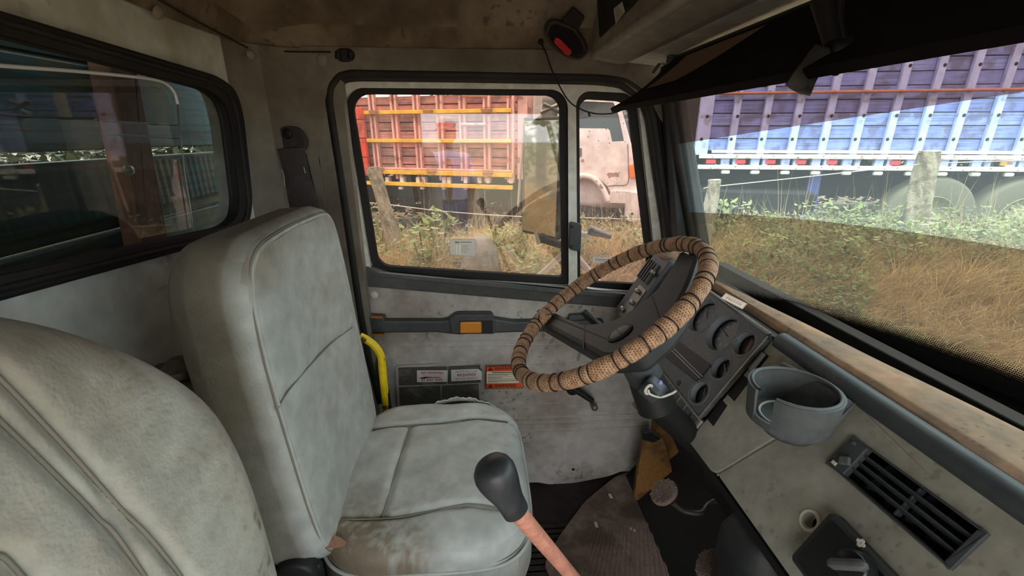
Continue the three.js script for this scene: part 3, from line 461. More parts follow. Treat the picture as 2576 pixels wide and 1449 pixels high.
part(cord, 'wire', tube([onZ(1362, 108, -1.44), onZ(1376, 140, -1.42), onZ(1392, 185, -1.40), onZ(1428, 250, -1.38), onZ(1462, 275, -1.36), onZ(1500, 286, -1.35), onZ(1545, 284, -1.34), onZ(1575, 268, -1.33), onZ(1600, 235, -1.33)], 0.0022, 80, 6), M.black);
part(cord, 'cord_clip', rod(onZ(1480, 281, -1.355), onZ(1484, 293, -1.355), 0.003), M.black);
part(cord, 'wire_anchor', along(lathe([[0, 0.012], [0.007, 0.01], [0.009, 0]], 14), onZ(1360, 105, -1.447), V3(0, -0.3, 1)), M.rubber);
// ------------------------------------------------------------------ dashboard
const dash = thing('dashboard', 'worn grey-brown truck dashboard with instruments, vent and dusty padded top', 'dashboard', V3(0.65, -0.7, -0.45));
const W0 = new THREE.Vector3(-0.857, 0.515, 0);
{
  // padded top and the dark trough in front of it
  const zA = -1.42, zB = PZ - 0.03;
  const prof = [[0, -0.45], [-0.003, -0.402], [0.10, -0.392], [0.5, -0.388], [0.9, -0.394], [1, -0.408], [1, -0.47]], padX = (z) => 0.66 + 0.13 * (Math.min(z, -0.3) + 1.147) + 0.02 * sst(-1.2, -1.0, z);
  part(dash, 'padded_top', crease(surface((u, v) => { const z = lerp(zA, zB, u), k = v * 6, i = Math.min(5, Math.floor(k)), t = k - i, q = lerp(prof[i][0], prof[i + 1][0], t); return V3(0.655 + q * (padX(z) - 0.655), lerp(prof[i][1], prof[i + 1][1], t) + 0.0015 * Math.sin(z * 21) * Math.sin(q * 3), z); }, 120, 24), 50), M.pad, { label: 'dusty brown padded dashboard top' });
  part(dash, 'defroster_trough', surface((u, v) => { const z = lerp(zA, zB, u), x = lerp(padX(z) - 0.02, wsX(z) + 0.025, v); return V3(x, lerp(-0.455, wsY(z) - 0.075, v) - 0.02 * Math.sin(Math.PI * v), z); }, 40, 6, true), plain([12, 11, 11], 0.95, { specularIntensity: 0.15 }));
  part(dash, 'shadow_gap', box(0.63, 0.66, -0.46, -0.412, -1.40, zB, 0), M.black);
  part(dash, 'edge_roll', [rod(V3(0.633, -0.414, -0.792), V3(0.633, -0.414, zB), 0.021, 0.021, 20), along(lathe([[0, 0.008], [0.014, 0.006], [0.021, 0]], 20), V3(0.633, -0.414, -0.792), V3(0, 0, -1))], M.plastic, { label: 'black padded roll along the edge' });
  // fascia panels
  const circ = (u, v, r, n = 24) => { const h = new THREE.Path(); h.absarc(u, v, r, 0, 2 * Math.PI, true); return h; };
  const vent = F.px([[2150, 1099], [2082, 1165], [2397, 1437], [2493, 1346]]), hc = F.hit(2038, 1310);
  const vh = vent.map((p, i) => p.clone().lerp(vent[(i + 2) % 4], 0.03));
  const pl = [V2(-0.803, 0.0), V2(-0.632, 0.0), V2(-0.632, -0.108), V2(-0.690, -0.292), V2(-0.803, -0.296)], pr = [V2(-0.628, 0.0), V2(zB, 0.0), V2(zB, -0.285), V2(-0.686, -0.285), V2(-0.628, -0.108)];
  part(dash, 'fascia_panel', plate(F, pl, [0, 0.001, 0.001, 0.02, 0.01], -0.02, 0.02, 0.003), M.fascia);
  part(dash, 'fascia_panel', plate(F, pr, [0.001, 0, 0.02, 0.01, 0.001], -0.02, 0.02, 0.003, [new THREE.Path(vh), circ(hc.x, hc.y, 0.0135)]), M.fascia);
  part(dash, 'seam_line', [F.put(tube([V3(-0.63, 0, -0.004), V3(-0.63, -0.108, -0.004), V3(-0.688, -0.287, -0.004)], 0.0025, 20, 6, false, 0.05))], M.seam);
  part(dash, 'lower_return', [F.put(box(-0.80, zB, -0.29, -0.272, -0.10, -0.018, 0.004)), box(0.50, 0.88, -0.72, -0.70, -1.42, zB, 0)], M.black);
  part(dash, 'under_panel', [box(0.64, 0.84, -0.98, -0.70, -1.0, -0.75, 0.02), box(0.58, 0.84, -0.8, -0.70, -0.7, zB, 0.02)], M.black);
  part(dash, 'carcass', box(0.66, 0.76, -0.69, -0.43, -1.42, zB, 0), M.black);
  // instrument cluster
  const rel = [V2(-1.29, 0.012), V2(-0.806, 0.004), V2(-0.812, -0.236), V2(-1.29, -0.236)];
  const G = [[F.hit(1770, 797), 0.052], [F.hit(1822, 841), 0.052], [F.hit(1879, 868), 0.0325], [F.hit(1820, 929), 0.031], [F.hit(1766, 991), 0.031]], G6 = [V2(-1.15, -0.055), 0.05];
  const all = [...G, G6];
  const clus = part(dash, 'instrument_cluster', plate(F, rel, [0.01, 0.012, 0.012, 0.01], -0.006, 0.016, 0.004, all.map(([c, r]) => circ(c.x, c.y, r))), M.plasticGrey, { label: 'grey-black instrument cluster' });
  part(dash, 'cluster_frame', [F.put(bar(V3(-0.806, 0.0, 0.008), V3(-0.811, -0.236, 0.008), 0.004, 0.008, V3(0, 0, 1), 0.001)), F.put(bar(V3(-1.29, 0.014, 0.012), V3(-0.806, 0.007, 0.012), 0.006, 0.006, V3(0, 0, 1), 0.002))], M.steel);
  const dial = (kind) => print(256, 256, (c, w) => { c.fillStyle = '#1d2022'; c.fillRect(0, 0, w, w); c.translate(w / 2, w / 2); c.strokeStyle = '#a8b0b2'; c.fillStyle = '#a8b0b2'; c.lineWidth = 3;
    const n = kind === 'big' ? 40 : 20; for (let i = 0; i <= n; i++) { const a = (kind === 'big' ? 0.75 : 0.8) * Math.PI + i / n * (kind === 'big' ? 1.5 : 1.4) * Math.PI, L = i % 5 ? 8 : 18; c.beginPath(); c.moveTo(Math.cos(a) * 112, Math.sin(a) * 112); c.lineTo(Math.cos(a) * (112 - L), Math.sin(a) * (112 - L)); c.stroke(); }
    c.font = (kind === 'big' ? '24' : '20') + 'px sans-serif'; c.textAlign = 'center'; c.textBaseline = 'middle';
    if (kind === 'big') ['0', '5', '10', '15', '20', '25', '30'].forEach((s, i) => { const a = 0.75 * Math.PI + i / 6 * 1.5 * Math.PI; c.fillText(s, Math.cos(a) * 76, Math.sin(a) * 76); }); }, { roughness: 0.35 });
  const dBig = dial('big'), dSmall = dial('small');
  all.forEach(([c, r], i) => {
    const big = r > 0.04, g = part(clus, 'gauge', F.put(new THREE.LatheGeometry([V2(r * 0.80, -0.005), V2(r * 0.84, -0.010), V2(r + 0.0005, 0.010), V2(r + 0.0018, 0.0112), V2(r + 0.0022, 0.008)], 40).rotateX(Math.PI / 2).translate(c.x, c.y, 0)), M.bezel);
    { const f = new THREE.CircleGeometry(r * 0.83, 36).rotateZ(-Math.PI / 2).translate(c.x, c.y, -0.009); part(clus, 'dial_face', F.put(f), big ? dBig : dSmall, { keep: true }); }
    const a = [2.4, 3.0, 1.9, 2.6, 2.2, 2.2][i], p = V3(c.x, c.y, -0.005);
    if (i !== 2) part(clus, 'needle', F.put(rod(p, V3(c.x + Math.cos(a) * r * 0.6, c.y + Math.sin(a) * r * 0.6, -0.005), 0.0013, 0.0008, 6)), plain([150, 150, 146], 0.5));
  });
  part(clus, 'needle', F.put(rod(V3(G[2][0].x - 0.004, G[2][0].y + 0.016, -0.005), V3(G[2][0].x + 0.002, G[2][0].y - 0.016, -0.005), 0.0014, 0.001, 6)), plain([214, 80, 74], 0.5), { label: 'red needle' });
  part(clus, 'warning_lamp_bar', plate(F, F.px([[1690, 846], [1790, 918], [1752, 960], [1650, 880]], 0.012), 0.006, 0.009, 0.004, 0.001), M.black);
  part(clus, 'trim_line', [[[1676, 868], [1762, 952]], [[1682, 864], [1768, 948]]].map(([a, b]) => { const p = F.hit(...a, 0.014), q = F.hit(...b, 0.014); return F.put(bar(V3(p.x, p.y, 0.014), V3(q.x, q.y, 0.014), 0.0024, 0.003, V3(0, 0, 1), 0.0006)); }), M.steel);
  for (const [x, y] of [[1932, 846], [1706, 962]]) { const c = F.hit(x, y, 0.012); part(clus, 'screw_hole', F.put(new THREE.CylinderGeometry(0.007, 0.007, 0.003, 16).rotateX(Math.PI / 2).translate(c.x, c.y, 0.010)), M.black); }
  // strip of switch blanks under the cluster
  part(dash, 'switch_strip', plate(F, [V2(-1.42, -0.238), V2(-0.806, -0.238), V2(-0.806, -0.292), V2(-1.42, -0.30)], 0.003, -0.02, 0.022, 0.003), M.fascia);
  for (let i = 0; i < 6; i++) { const u = -0.808 - 0.034 * (i + 0.5); part(dash, 'switch_blank', plate(F, [V2(u - 0.013, -0.244), V2(u + 0.013, -0.244), V2(u + 0.013, -0.268), V2(u - 0.013, -0.268)], 0.002, 0.0, i === 0 ? 0.008 : 0.004, 0.001), M.plastic); }
  // empty slots beside the cluster
  for (const [a, b] of [[[1925, 888], [1890, 930]], [[1878, 950], [1838, 1000]], [[1822, 1012], [1786, 1062]]]) { const p = F.hit(...a), q = F.hit(...b); part(dash, 'empty_slot', plate(F, [V2(p.x - 0.013, p.y), V2(p.x + 0.013, p.y), V2(q.x + 0.015, q.y), V2(q.x - 0.011, q.y)], 0.002, -0.001, 0.0022, 0.0005), plain([14, 13, 12], 0.85)); }
  { const p = F.hit(1925, 886), q = F.hit(1888, 932); part(dash, 'display_window', plate(F, [V2(p.x - 0.011, p.y - 0.002), V2(p.x + 0.011, p.y - 0.002), V2(q.x + 0.012, q.y), V2(q.x - 0.008, q.y)], 0.002, 0.001, 0.003, 0.001), plain([44, 52, 54], 0.25)); }
  // maker's plate on the padded top
  { const s = onY(1822, 742, -0.388), c = [[1826, 737], [1880, 764], [1868, 778], [1813, 750]].map(([x, y]) => onY(x, y, -0.3875)); part(dash, 'sticker', surface((u, v) => c[3].clone().lerp(c[2], u).lerp(c[0].clone().lerp(c[1], u), v), 1, 1), print(256, 110, (g, w, h) => { g.fillStyle = '#d8c3b0'; g.fillRect(0, 0, w, h); g.fillStyle = '#a83c30'; g.font = 'bold 50px sans-serif'; g.textAlign = 'center'; g.fillText('PRESTO', w / 2, 78); g.strokeStyle = '#b46a56'; g.lineWidth = 5; g.strokeRect(6, 6, w - 12, h - 12); g.fillStyle = '#9a8674'; g.fillRect(30, 20, 190, 7); }), { keep: true, label: 'pale sticker with red print' }); }
  // far left column with louvres and sliding levers
  const col = part(dash, 'control_column', plate(F, [V2(-1.43, 0.03), V2(-1.30, 0.03), V2(-1.30, -0.232), V2(-1.43, -0.232)], 0.02, -0.02, 0.05, 0.008), M.plastic);
  for (let i = 0; i < 5; i++) part(col, 'louvre', F.put(bar(V3(-1.415 + i * 0.018, -0.01, 0.034), V3(-1.415 + i * 0.018, -0.085, 0.034), 0.006, 0.012, V3(0, 0, 1), 0.001)), M.plasticGrey);
  part(col, 'slider_plate', plate(F, [V2(-1.375, -0.1), V2(-1.315, -0.1), V2(-1.315, -0.225), V2(-1.375, -0.225)], 0.004, 0.03, 0.004, 0.001), M.steel);
  for (const [u, v] of [[-1.33, -0.04], [-1.345, -0.12], [-1.33, -0.16], [-1.36, -0.2]]) part(col, 'slider_knob', F.put(softBox(0.022, 0.016, 0.014, 0.005, 0.004, [4, 4, 4]).translate(u, v, 0.042)), M.steel);
  part(dash, 'pad_end_cap', softBox(0.09, 0.05, 0.08, 0.03, 0.02, [10, 8, 10], (p) => { p.x += 0.64; p.y += -0.375; p.z += -1.36; }), M.pad);
  // air vent
  const VC = vent.reduce((s, p) => s.add(p), V2(0, 0)).multiplyScalar(0.25);
  const vr = (k) => vent.map((p) => p.clone().lerp(VC, k));
  const vin = [vent[0].clone().lerp(vent[3], 0.13).lerp(VC, 0.07), vent[1].clone().lerp(vent[2], 0.13).lerp(VC, 0.1), vent[2].clone().lerp(VC, 0.1), vent[3].clone().lerp(VC, 0.1)];
  const vt = part(dash, 'air_vent', [0, 1, 2, 3].map((i) => plate(F, [vent[i], vent[(i + 1) % 4], vin[(i + 1) % 4], vin[i]], 0.0008, -0.008, 0.014, 0.002)), M.plastic, { label: 'black rectangular air vent' });
  const vp = (s, t) => vent[0].clone().lerp(vent[3], s).lerp(vent[1].clone().lerp(vent[2], s), t);
  for (const t of [0.28, 0.5, 0.72]) { const a = vp(0.14, t), b = vp(0.96, t); part(vt, 'slat', F.put(bar(V3(a.x, a.y, -0.006), V3(b.x, b.y, -0.006), 0.0025, 0.016, V3(0, 0.5, 1), 0.0008)), M.plastic); }
  { const a = vp(0.55, 0.08), b = vp(0.55, 0.92); part(vt, 'cross_bar', F.put(bar(V3(a.x, a.y, -0.014), V3(b.x, b.y, -0.014), 0.003, 0.012, V3(0, 0, 1), 0.0005)), M.plastic); }
  { const a = vp(0.09, 0.7), b = vp(0.16, 0.55); part(vt, 'vent_lever', F.put(bar(V3(a.x, a.y, 0.012), V3(b.x, b.y, 0.012), 0.014, 0.008, V3(0, 0, 1), 0.003)), M.plasticGrey); const c = vp(0.06, 0.86); part(vt, 'vent_symbol', F.put(rbox(0.008, 0.006, 0.002, 0.0005).translate(c.x, c.y, 0.007)), M.offwhite); const e = vp(0.06, 0.14); part(vt, 'screw', F.put(new THREE.CylinderGeometry(0.003, 0.003, 0.003, 12).rotateX(Math.PI / 2).translate(e.x, e.y, 0.006)), M.screw); }
  part(vt, 'vent_duct', F.put(new THREE.BoxGeometry(0.24, 0.1, 0.002).translate(VC.x, VC.y, -0.05)), plain([18, 17, 16], 0.9));
  for (let i = 0; i < 5; i++) { const a = vp(0.25 + i * 0.16, 0.1), b = vp(0.25 + i * 0.16, 0.9); part(vt, 'inner_vane', F.put(bar(V3(a.x, a.y, -0.034), V3(b.x, b.y, -0.034), 0.002, 0.02, V3(0, 0, 1), 0)), M.blackSoft); }
  // grommet hole
  part(dash, 'grommet', F.put(new THREE.LatheGeometry([V2(0.0125, -0.02), V2(0.0128, 0.002), V2(0.0155, 0.0035), V2(0.018, 0.001), V2(0.018, -0.002)], 32).rotateX(Math.PI / 2).translate(hc.x, hc.y, 0)), M.offwhite);
  // heater control with its rotary knob
  const hk = [V2(F.hit(2120, 1295).x, F.hit(2120, 1297).y), V2(-0.335, F.hit(2120, 1297).y), V2(-0.335, F.hit(2012, 1415).y), V2(F.hit(2012, 1415).x, F.hit(2012, 1415).y)];
  const ht = part(dash, 'heater_control', plate(F, hk, 0.01, -0.002, 0.03, 0.008), M.blackSoft, { label: 'black heater control box' });
  part(ht, 'control_face', plate(F, hk.map((p) => p.clone().lerp(hk[0].clone().add(hk[2]).multiplyScalar(0.5), 0.16)), 0.01, 0.026, 0.004, 0.001), plain([12, 13, 13], 0.35));
  { const c = F.hit(2140, 1425, 0.045), k = part(ht, 'rotary_knob', F.put(along(lathe([[0, 0.024], [0.018, 0.023], [0.022, 0.018], [0.025, 0]], 32), V3(c.x, c.y, 0.028), V3(0, 0, 1))), plain([22, 23, 24], 0.3)); part(k, 'knob_grip', F.put(softBox(0.05, 0.014, 0.012, 0.004, 0.004, [8, 4, 4], null).rotateZ(0.9).translate(c.x, c.y, 0.052)), M.plasticGrey);
    const m = F.hit(2166, 1366, 0.03); part(ht, 'fan_symbol', F.put(join([0, 1, 2, 3].map((i) => new THREE.CylinderGeometry(0.0028, 0.0028, 0.0012, 10).scale(1, 1, 1).rotateX(Math.PI / 2).translate(Math.cos(i * 1.571) * 0.0036, Math.sin(i * 1.571) * 0.0036, 0)))
      .translate(m.x, m.y, 0.0305)), M.offwhite); }
}
// cup holder hooked onto the fascia
const cup = thing('cup_holder', 'grey plastic cup holder with a handle notch hooked on the dashboard', 'cup holder', at(2000, 1060, 0.74));
{
  const c = at(2001, 974, 0.74), R0 = 0.067, H = 0.062, c0 = Math.atan2(-RGT.z * -1, -1), ang = 2.86, gap = 0.5;
  const P = (a, r, y) => V3(c.x + Math.cos(a) * r, c.y + y, c.z + Math.sin(a) * r);
  const wall = sheet((u, v) => { const a = ang + gap / 2 + u * (2 * Math.PI - gap); return P(a, R0 - 0.006 * (1 - v), -H * (1 - v) ); }, 64, 6, 0.0045);
  const low = sheet((u, v) => { const a = ang - gap / 2 - 0.02 + u * (gap + 0.04); return P(a, R0 - 0.006, -H * (1 - v * 0.22)); }, 10, 2, 0.0045);
  part(cup, 'cup_wall', [wall, low], M.plasticGrey);
  part(cup, 'rim_bead', tube([...Array(40).keys()].map((i) => P(ang + gap / 2 + i / 39 * (2 * Math.PI - gap), R0 - 0.002, 0)), 0.0032, 120, 8), M.plasticGrey);
  part(cup, 'cup_floor', new THREE.CylinderGeometry(R0 - 0.008, R0 - 0.01, 0.006, 40).translate(c.x, c.y - H, c.z), M.plasticGrey);
  part(cup, 'floor_ring', new THREE.TorusGeometry(R0 - 0.022, 0.0025, 8, 40).rotateX(Math.PI / 2).translate(c.x, c.y - H + 0.004, c.z), M.offwhite);
  part(cup, 'cup_base', lathe([[0, -0.026], [R0 * 0.62, -0.026], [R0 * 0.70, -0.018], [R0 * 0.74, 0]], 40).translate(c.x + 0.006, c.y - H, c.z), M.plasticGrey);
  const bA = F.hit(2100, 985), bB = F.hit(2152, 1016), bC = F.hit(2075, 1085), bq = F.px([[2100, 985], [2155, 1016], [2100, 1062], [2078, 1085]]);
  part(cup, 'bracket', plate(F, [bq[0].clone().add(V2(-0.03, 0)), bq[1], bq[2], bq[3].clone().add(V2(-0.03, -0.01)), V2(bq[0].x - 0.1, bq[3].y), V2(bq[0].x - 0.1, bq[0].y - 0.01)], 0.004, 0.0, 0.03, 0.004), M.plasticGrey);
  { const q = [at(2098, 980, 0.775), at(2086, 1082, 0.765)], g = F.px([[2156, 1018], [2112, 1066]]).map((p) => F.pt(p.x, p.y, 0.002)); part(cup, 'gusset', sheet((u, v) => q[0].clone().lerp(g[0], u).lerp(q[1].clone().lerp(g[1], u), v), 4, 4, 0.004), M.plasticGrey); }
  part(cup, 'hook_plate', plate(F, F.px([[1888, 942], [1912, 930], [1925, 960], [1896, 985]], 0.01), 0.004, 0.0, 0.012, 0.003), M.fascia);
}
// ------------------------------------------------------------------ steering wheel and column
const WC = V3(0.274, -0.363, -0.889), WN = V3(-Math.cos(0.948) * Math.cos(-0.144), Math.sin(0.948), Math.sin(-0.144) * Math.cos(0.948)).normalize();
const WU = WN.clone().cross(V3(0, 0, 1)).normalize(), Wh = new Frame(WC, WU, WN.clone().cross(WU));
const wheel = thing('steering_wheel', 'large two-spoke steering wheel wrapped in laced perforated tan leather', 'steering wheel', WC);
{
  const RR = 0.235, rt = 0.0172, nl = 46, ang = [];
  for (let i = 0; i < nl; i++) ang.push((i + 0.28 * Math.sin(i * 2.7)) / nl * 2 * Math.PI);
  const near = (a) => Math.min(...ang.map((b) => Math.abs(((a - b + 3 * Math.PI) % (2 * Math.PI)) - Math.PI)));
  const g = surface((u, v) => { const a = u * 2 * Math.PI, b = v * 2 * Math.PI, k = rt * (1 + 0.05 * Math.sin(a * 9) + 0.035 * Math.sin(a * 23 + 1)) * (1 - 0.12 * Math.exp(-((near(a) / 0.014) ** 2))), c = Wh.pt(0, 0, 0), d = Wh.u.clone().multiplyScalar(Math.cos(a)).addScaledVector(Wh.v, Math.sin(a)); return c.addScaledVector(d, RR + k * Math.cos(b)).addScaledVector(Wh.w, k * Math.sin(b)); }, 520, 20);
  const uv = g.attributes.uv; for (let i = 0; i < uv.count; i++) uv.setXY(i, uv.getX(i) * 2 * Math.PI * RR, uv.getY(i) * 2 * Math.PI * rt);
  part(wheel, 'leather_wrap', g, M.leatherRim, { keep: true });
  for (let i = 0; i < nl; i++) { const a = ang[i], t = new THREE.TorusGeometry(rt * 0.96, 0.0014, 6, 24).rotateX(Math.PI / 2 + 0.12 * Math.sin(i * 1.9)).rotateY(0.06 * Math.cos(i)).translate(0, 0, 0); t.rotateZ(a).translate(Math.cos(a) * RR, Math.sin(a) * RR, 0); // ring across the rim
    part(wheel, 'lacing', Wh.put(t), M.lace); }
  const dg = (ps) => part(wheel, 'lacing', tube(ps, 0.0011, 24, 5), M.lace);
  const on = (a, b, k = 1.05) => { const d = Wh.u.clone().multiplyScalar(Math.cos(a)).addScaledVector(Wh.v, Math.sin(a)); return WC.clone().addScaledVector(d, RR + rt * k * Math.cos(b)).addScaledVector(Wh.w, rt * k * Math.sin(b)); };
  const knotA = (() => { const p = Wh.hit(1382, 795); return Math.atan2(p.y, p.x); })();
  dg([on(knotA - 0.14, 0.4), on(knotA - 0.05, 1.2), on(knotA + 0.06, 2.2), on(knotA + 0.14, 2.9)]); dg([on(knotA + 0.14, 0.4), on(knotA + 0.04, 1.3), on(knotA - 0.08, 2.4)]);
  { const k = on(knotA, 2.9, 1.1); dg([k, k.clone().add(V3(0.012, 0.004, 0.004)), k.clone().add(V3(0.026, 0.004, 0.008)), k.clone().add(V3(0.03, -0.008, 0.008)), k.clone().add(V3(0.02, -0.014, 0.01)), k.clone().add(V3(0.008, -0.016, 0.01))]); }
  const sp = Wh.px([[1352, 786], [1376, 778], [1434, 806], [1471, 820], [1520, 818], [1556, 808], [1612, 772], [1656, 735], [1696, 672], [1722, 636], [1764, 654], [1744, 716], [1704, 800], [1664, 850], [1604, 900], [1520, 908], [1471, 880], [1350, 812]], -0.025);
  part(wheel, 'spoke_pad', Wh.put(ext(rounded(sp, 0.012), 0.05, 0.012).translate(0, 0, -0.065)), M.blackSoft);
  part(wheel, 'rim_core', Wh.put(new THREE.TorusGeometry(RR, rt * 0.6, 6, 80)), M.black);
  // joint lines of the hub pad
  for (const [a, b] of [[[1471, 818], [1468, 878]], [[1640, 745], [1672, 842]]]) { const p = Wh.hit(...a, -0.015), q = Wh.hit(...b, -0.015); part(wheel, 'pad_joint', Wh.put(rod(V3(p.x, p.y, -0.0155), V3(q.x, q.y, -0.0155), 0.002, 0.002, 6)), M.black); }
  const e = Wh.hit(1560, 838, -0.014), ex = Wh.hit(1590, 822, -0.014).distanceTo(e);
  part(wheel, 'horn_button', Wh.put(along(lathe([[0, 0.006], [ex * 0.8, 0.005], [ex * 0.97, 0.002], [ex, -0.003]], 36).scale(1, 1, 0.8), V3(e.x, e.y, -0.015), V3(0, 0, 1))), M.plastic);
  part(wheel, 'button_crest', Wh.put(tube([-0.7, -0.3, 0.1, 0.5, 0.75].map((t, i) => V3(e.x + t * ex * 0.8 * 0.0 - (i % 2 ? 0.001 : 0) , e.y + t * ex * 0.78, -0.0095)), 0.0011, 24, 6)), M.plasticGrey);
  part(wheel, 'button_ring', Wh.put(new THREE.TorusGeometry(ex, 0.0018, 8, 40).scale(1, 0.8, 1).translate(e.x, e.y, -0.0135)), M.black);
}
const colm = thing('steering_column', 'black steering column shroud with an ignition block below the wheel', 'steering column', V3(0.42, -0.62, -0.87));
{
  const c0 = WC.clone().addScaledVector(WN, -0.06), c1 = at(1622, 945, 0.9), c2 = at(1650, 1010, 0.95), c3 = V3(0.62, -0.85, -0.86);
  part(colm, 'upper_collar', rod(at(1585, 880, 0.93), at(1625, 950, 0.94), 0.036, 0.038, 28), M.plastic);
  part(colm, 'lower_shroud', [rod(at(1620, 940, 0.94), at(1652, 1022, 0.96), 0.037, 0.043, 24), rod(at(1645, 1010, 0.96), V3(0.66, -0.86, -0.87), 0.032, 0.03, 16)], M.black);
  part(colm, 'hub_shaft', rod(c0, at(1600, 905, 0.93), 0.03, 0.034, 20), M.black);
  const ig = part(colm, 'ignition_block', (() => { const a = at(1642, 980, 0.885), f = new Frame(a, V3(0.72, -0.12, 0.68), V3(0.1, 0.99, 0.07)); return f.put(softBox(0.042, 0.04, 0.04, 0.006, 0.005, [6, 6, 6]).rotateZ(-0.4)); })(), M.plastic);
  part(ig, 'violet_button', new THREE.SphereGeometry(0.0052, 16, 12).translate(...at(1660, 963, 0.855).toArray()), plain([150, 140, 214], 0.3), { label: 'small violet button' });
  part(colm, 'white_wire', tube([at(1700, 984, 0.88), at(1690, 990, 0.87), at(1662, 999, 0.86), at(1636, 992, 0.858), at(1630, 980, 0.858)], 0.0023, 40, 8), M.offwhite, { label: 'thin white wire' });
  part(colm, 'key_ring', new THREE.TorusGeometry(0.009, 0.003, 8, 24, 4.4).rotateZ(0.6).rotateY(0.4).translate(...at(1632, 980, 0.86).toArray()), M.offwhite);
  part(colm, 'indicator_stalk', [bar(at(1466, 782, 1.06), at(1512, 826, 1.06), 0.012, 0.024, V3(0.4, 0.3, 0.8), 0.004), rod(at(1508, 822, 1.06), at(1590, 890, 0.98), 0.006)], M.plastic);
}
// ------------------------------------------------------------------ gear lever
const gear = thing('gear_lever', 'long red-brown gear lever with a black pear-shaped knob', 'gear lever', onY(1560, 1580, FLOOR));
{
  const n0 = at(1294, 1279, 0.53), b = onY(1575, 1610, -1.24), top = at(1240, 1185, 0.515);
  part(gear, 'lever_shaft', rod(n0, b, 0.0115, 0.0105, 18), M.rustRed);
  const dir = at(1228, 1160, 0.512).sub(n0), L = dir.length();
  const k = along(lathe([[0, L * 1.01], [0.010, L], [0.0185, L * 0.955], [0.0235, L * 0.87], [0.0256, L * 0.76], [0.025, L * 0.64], [0.0232, L * 0.52], [0.0208, L * 0.4], [0.0185, L * 0.28], [0.017, L * 0.16], [0.0162, -0.004], [0.0125, -0.006], [0, -0.006]], 36).scale(1, 1, 1), n0, dir);
  part(gear, 'gear_knob', k, M.knob);
  part(gear, 'rubber_boot', along(lathe([[0.014, 0.1], [0.02, 0.09], [0.018, 0.08], [0.03, 0.06], [0.028, 0.05], [0.05, 0.03], [0.05, 0.02], [0.08, 0.0]], 28), b.clone().add(V3(0, -0.06, 0)), V3(-0.1, 1, 0.05)), M.rubber);
}
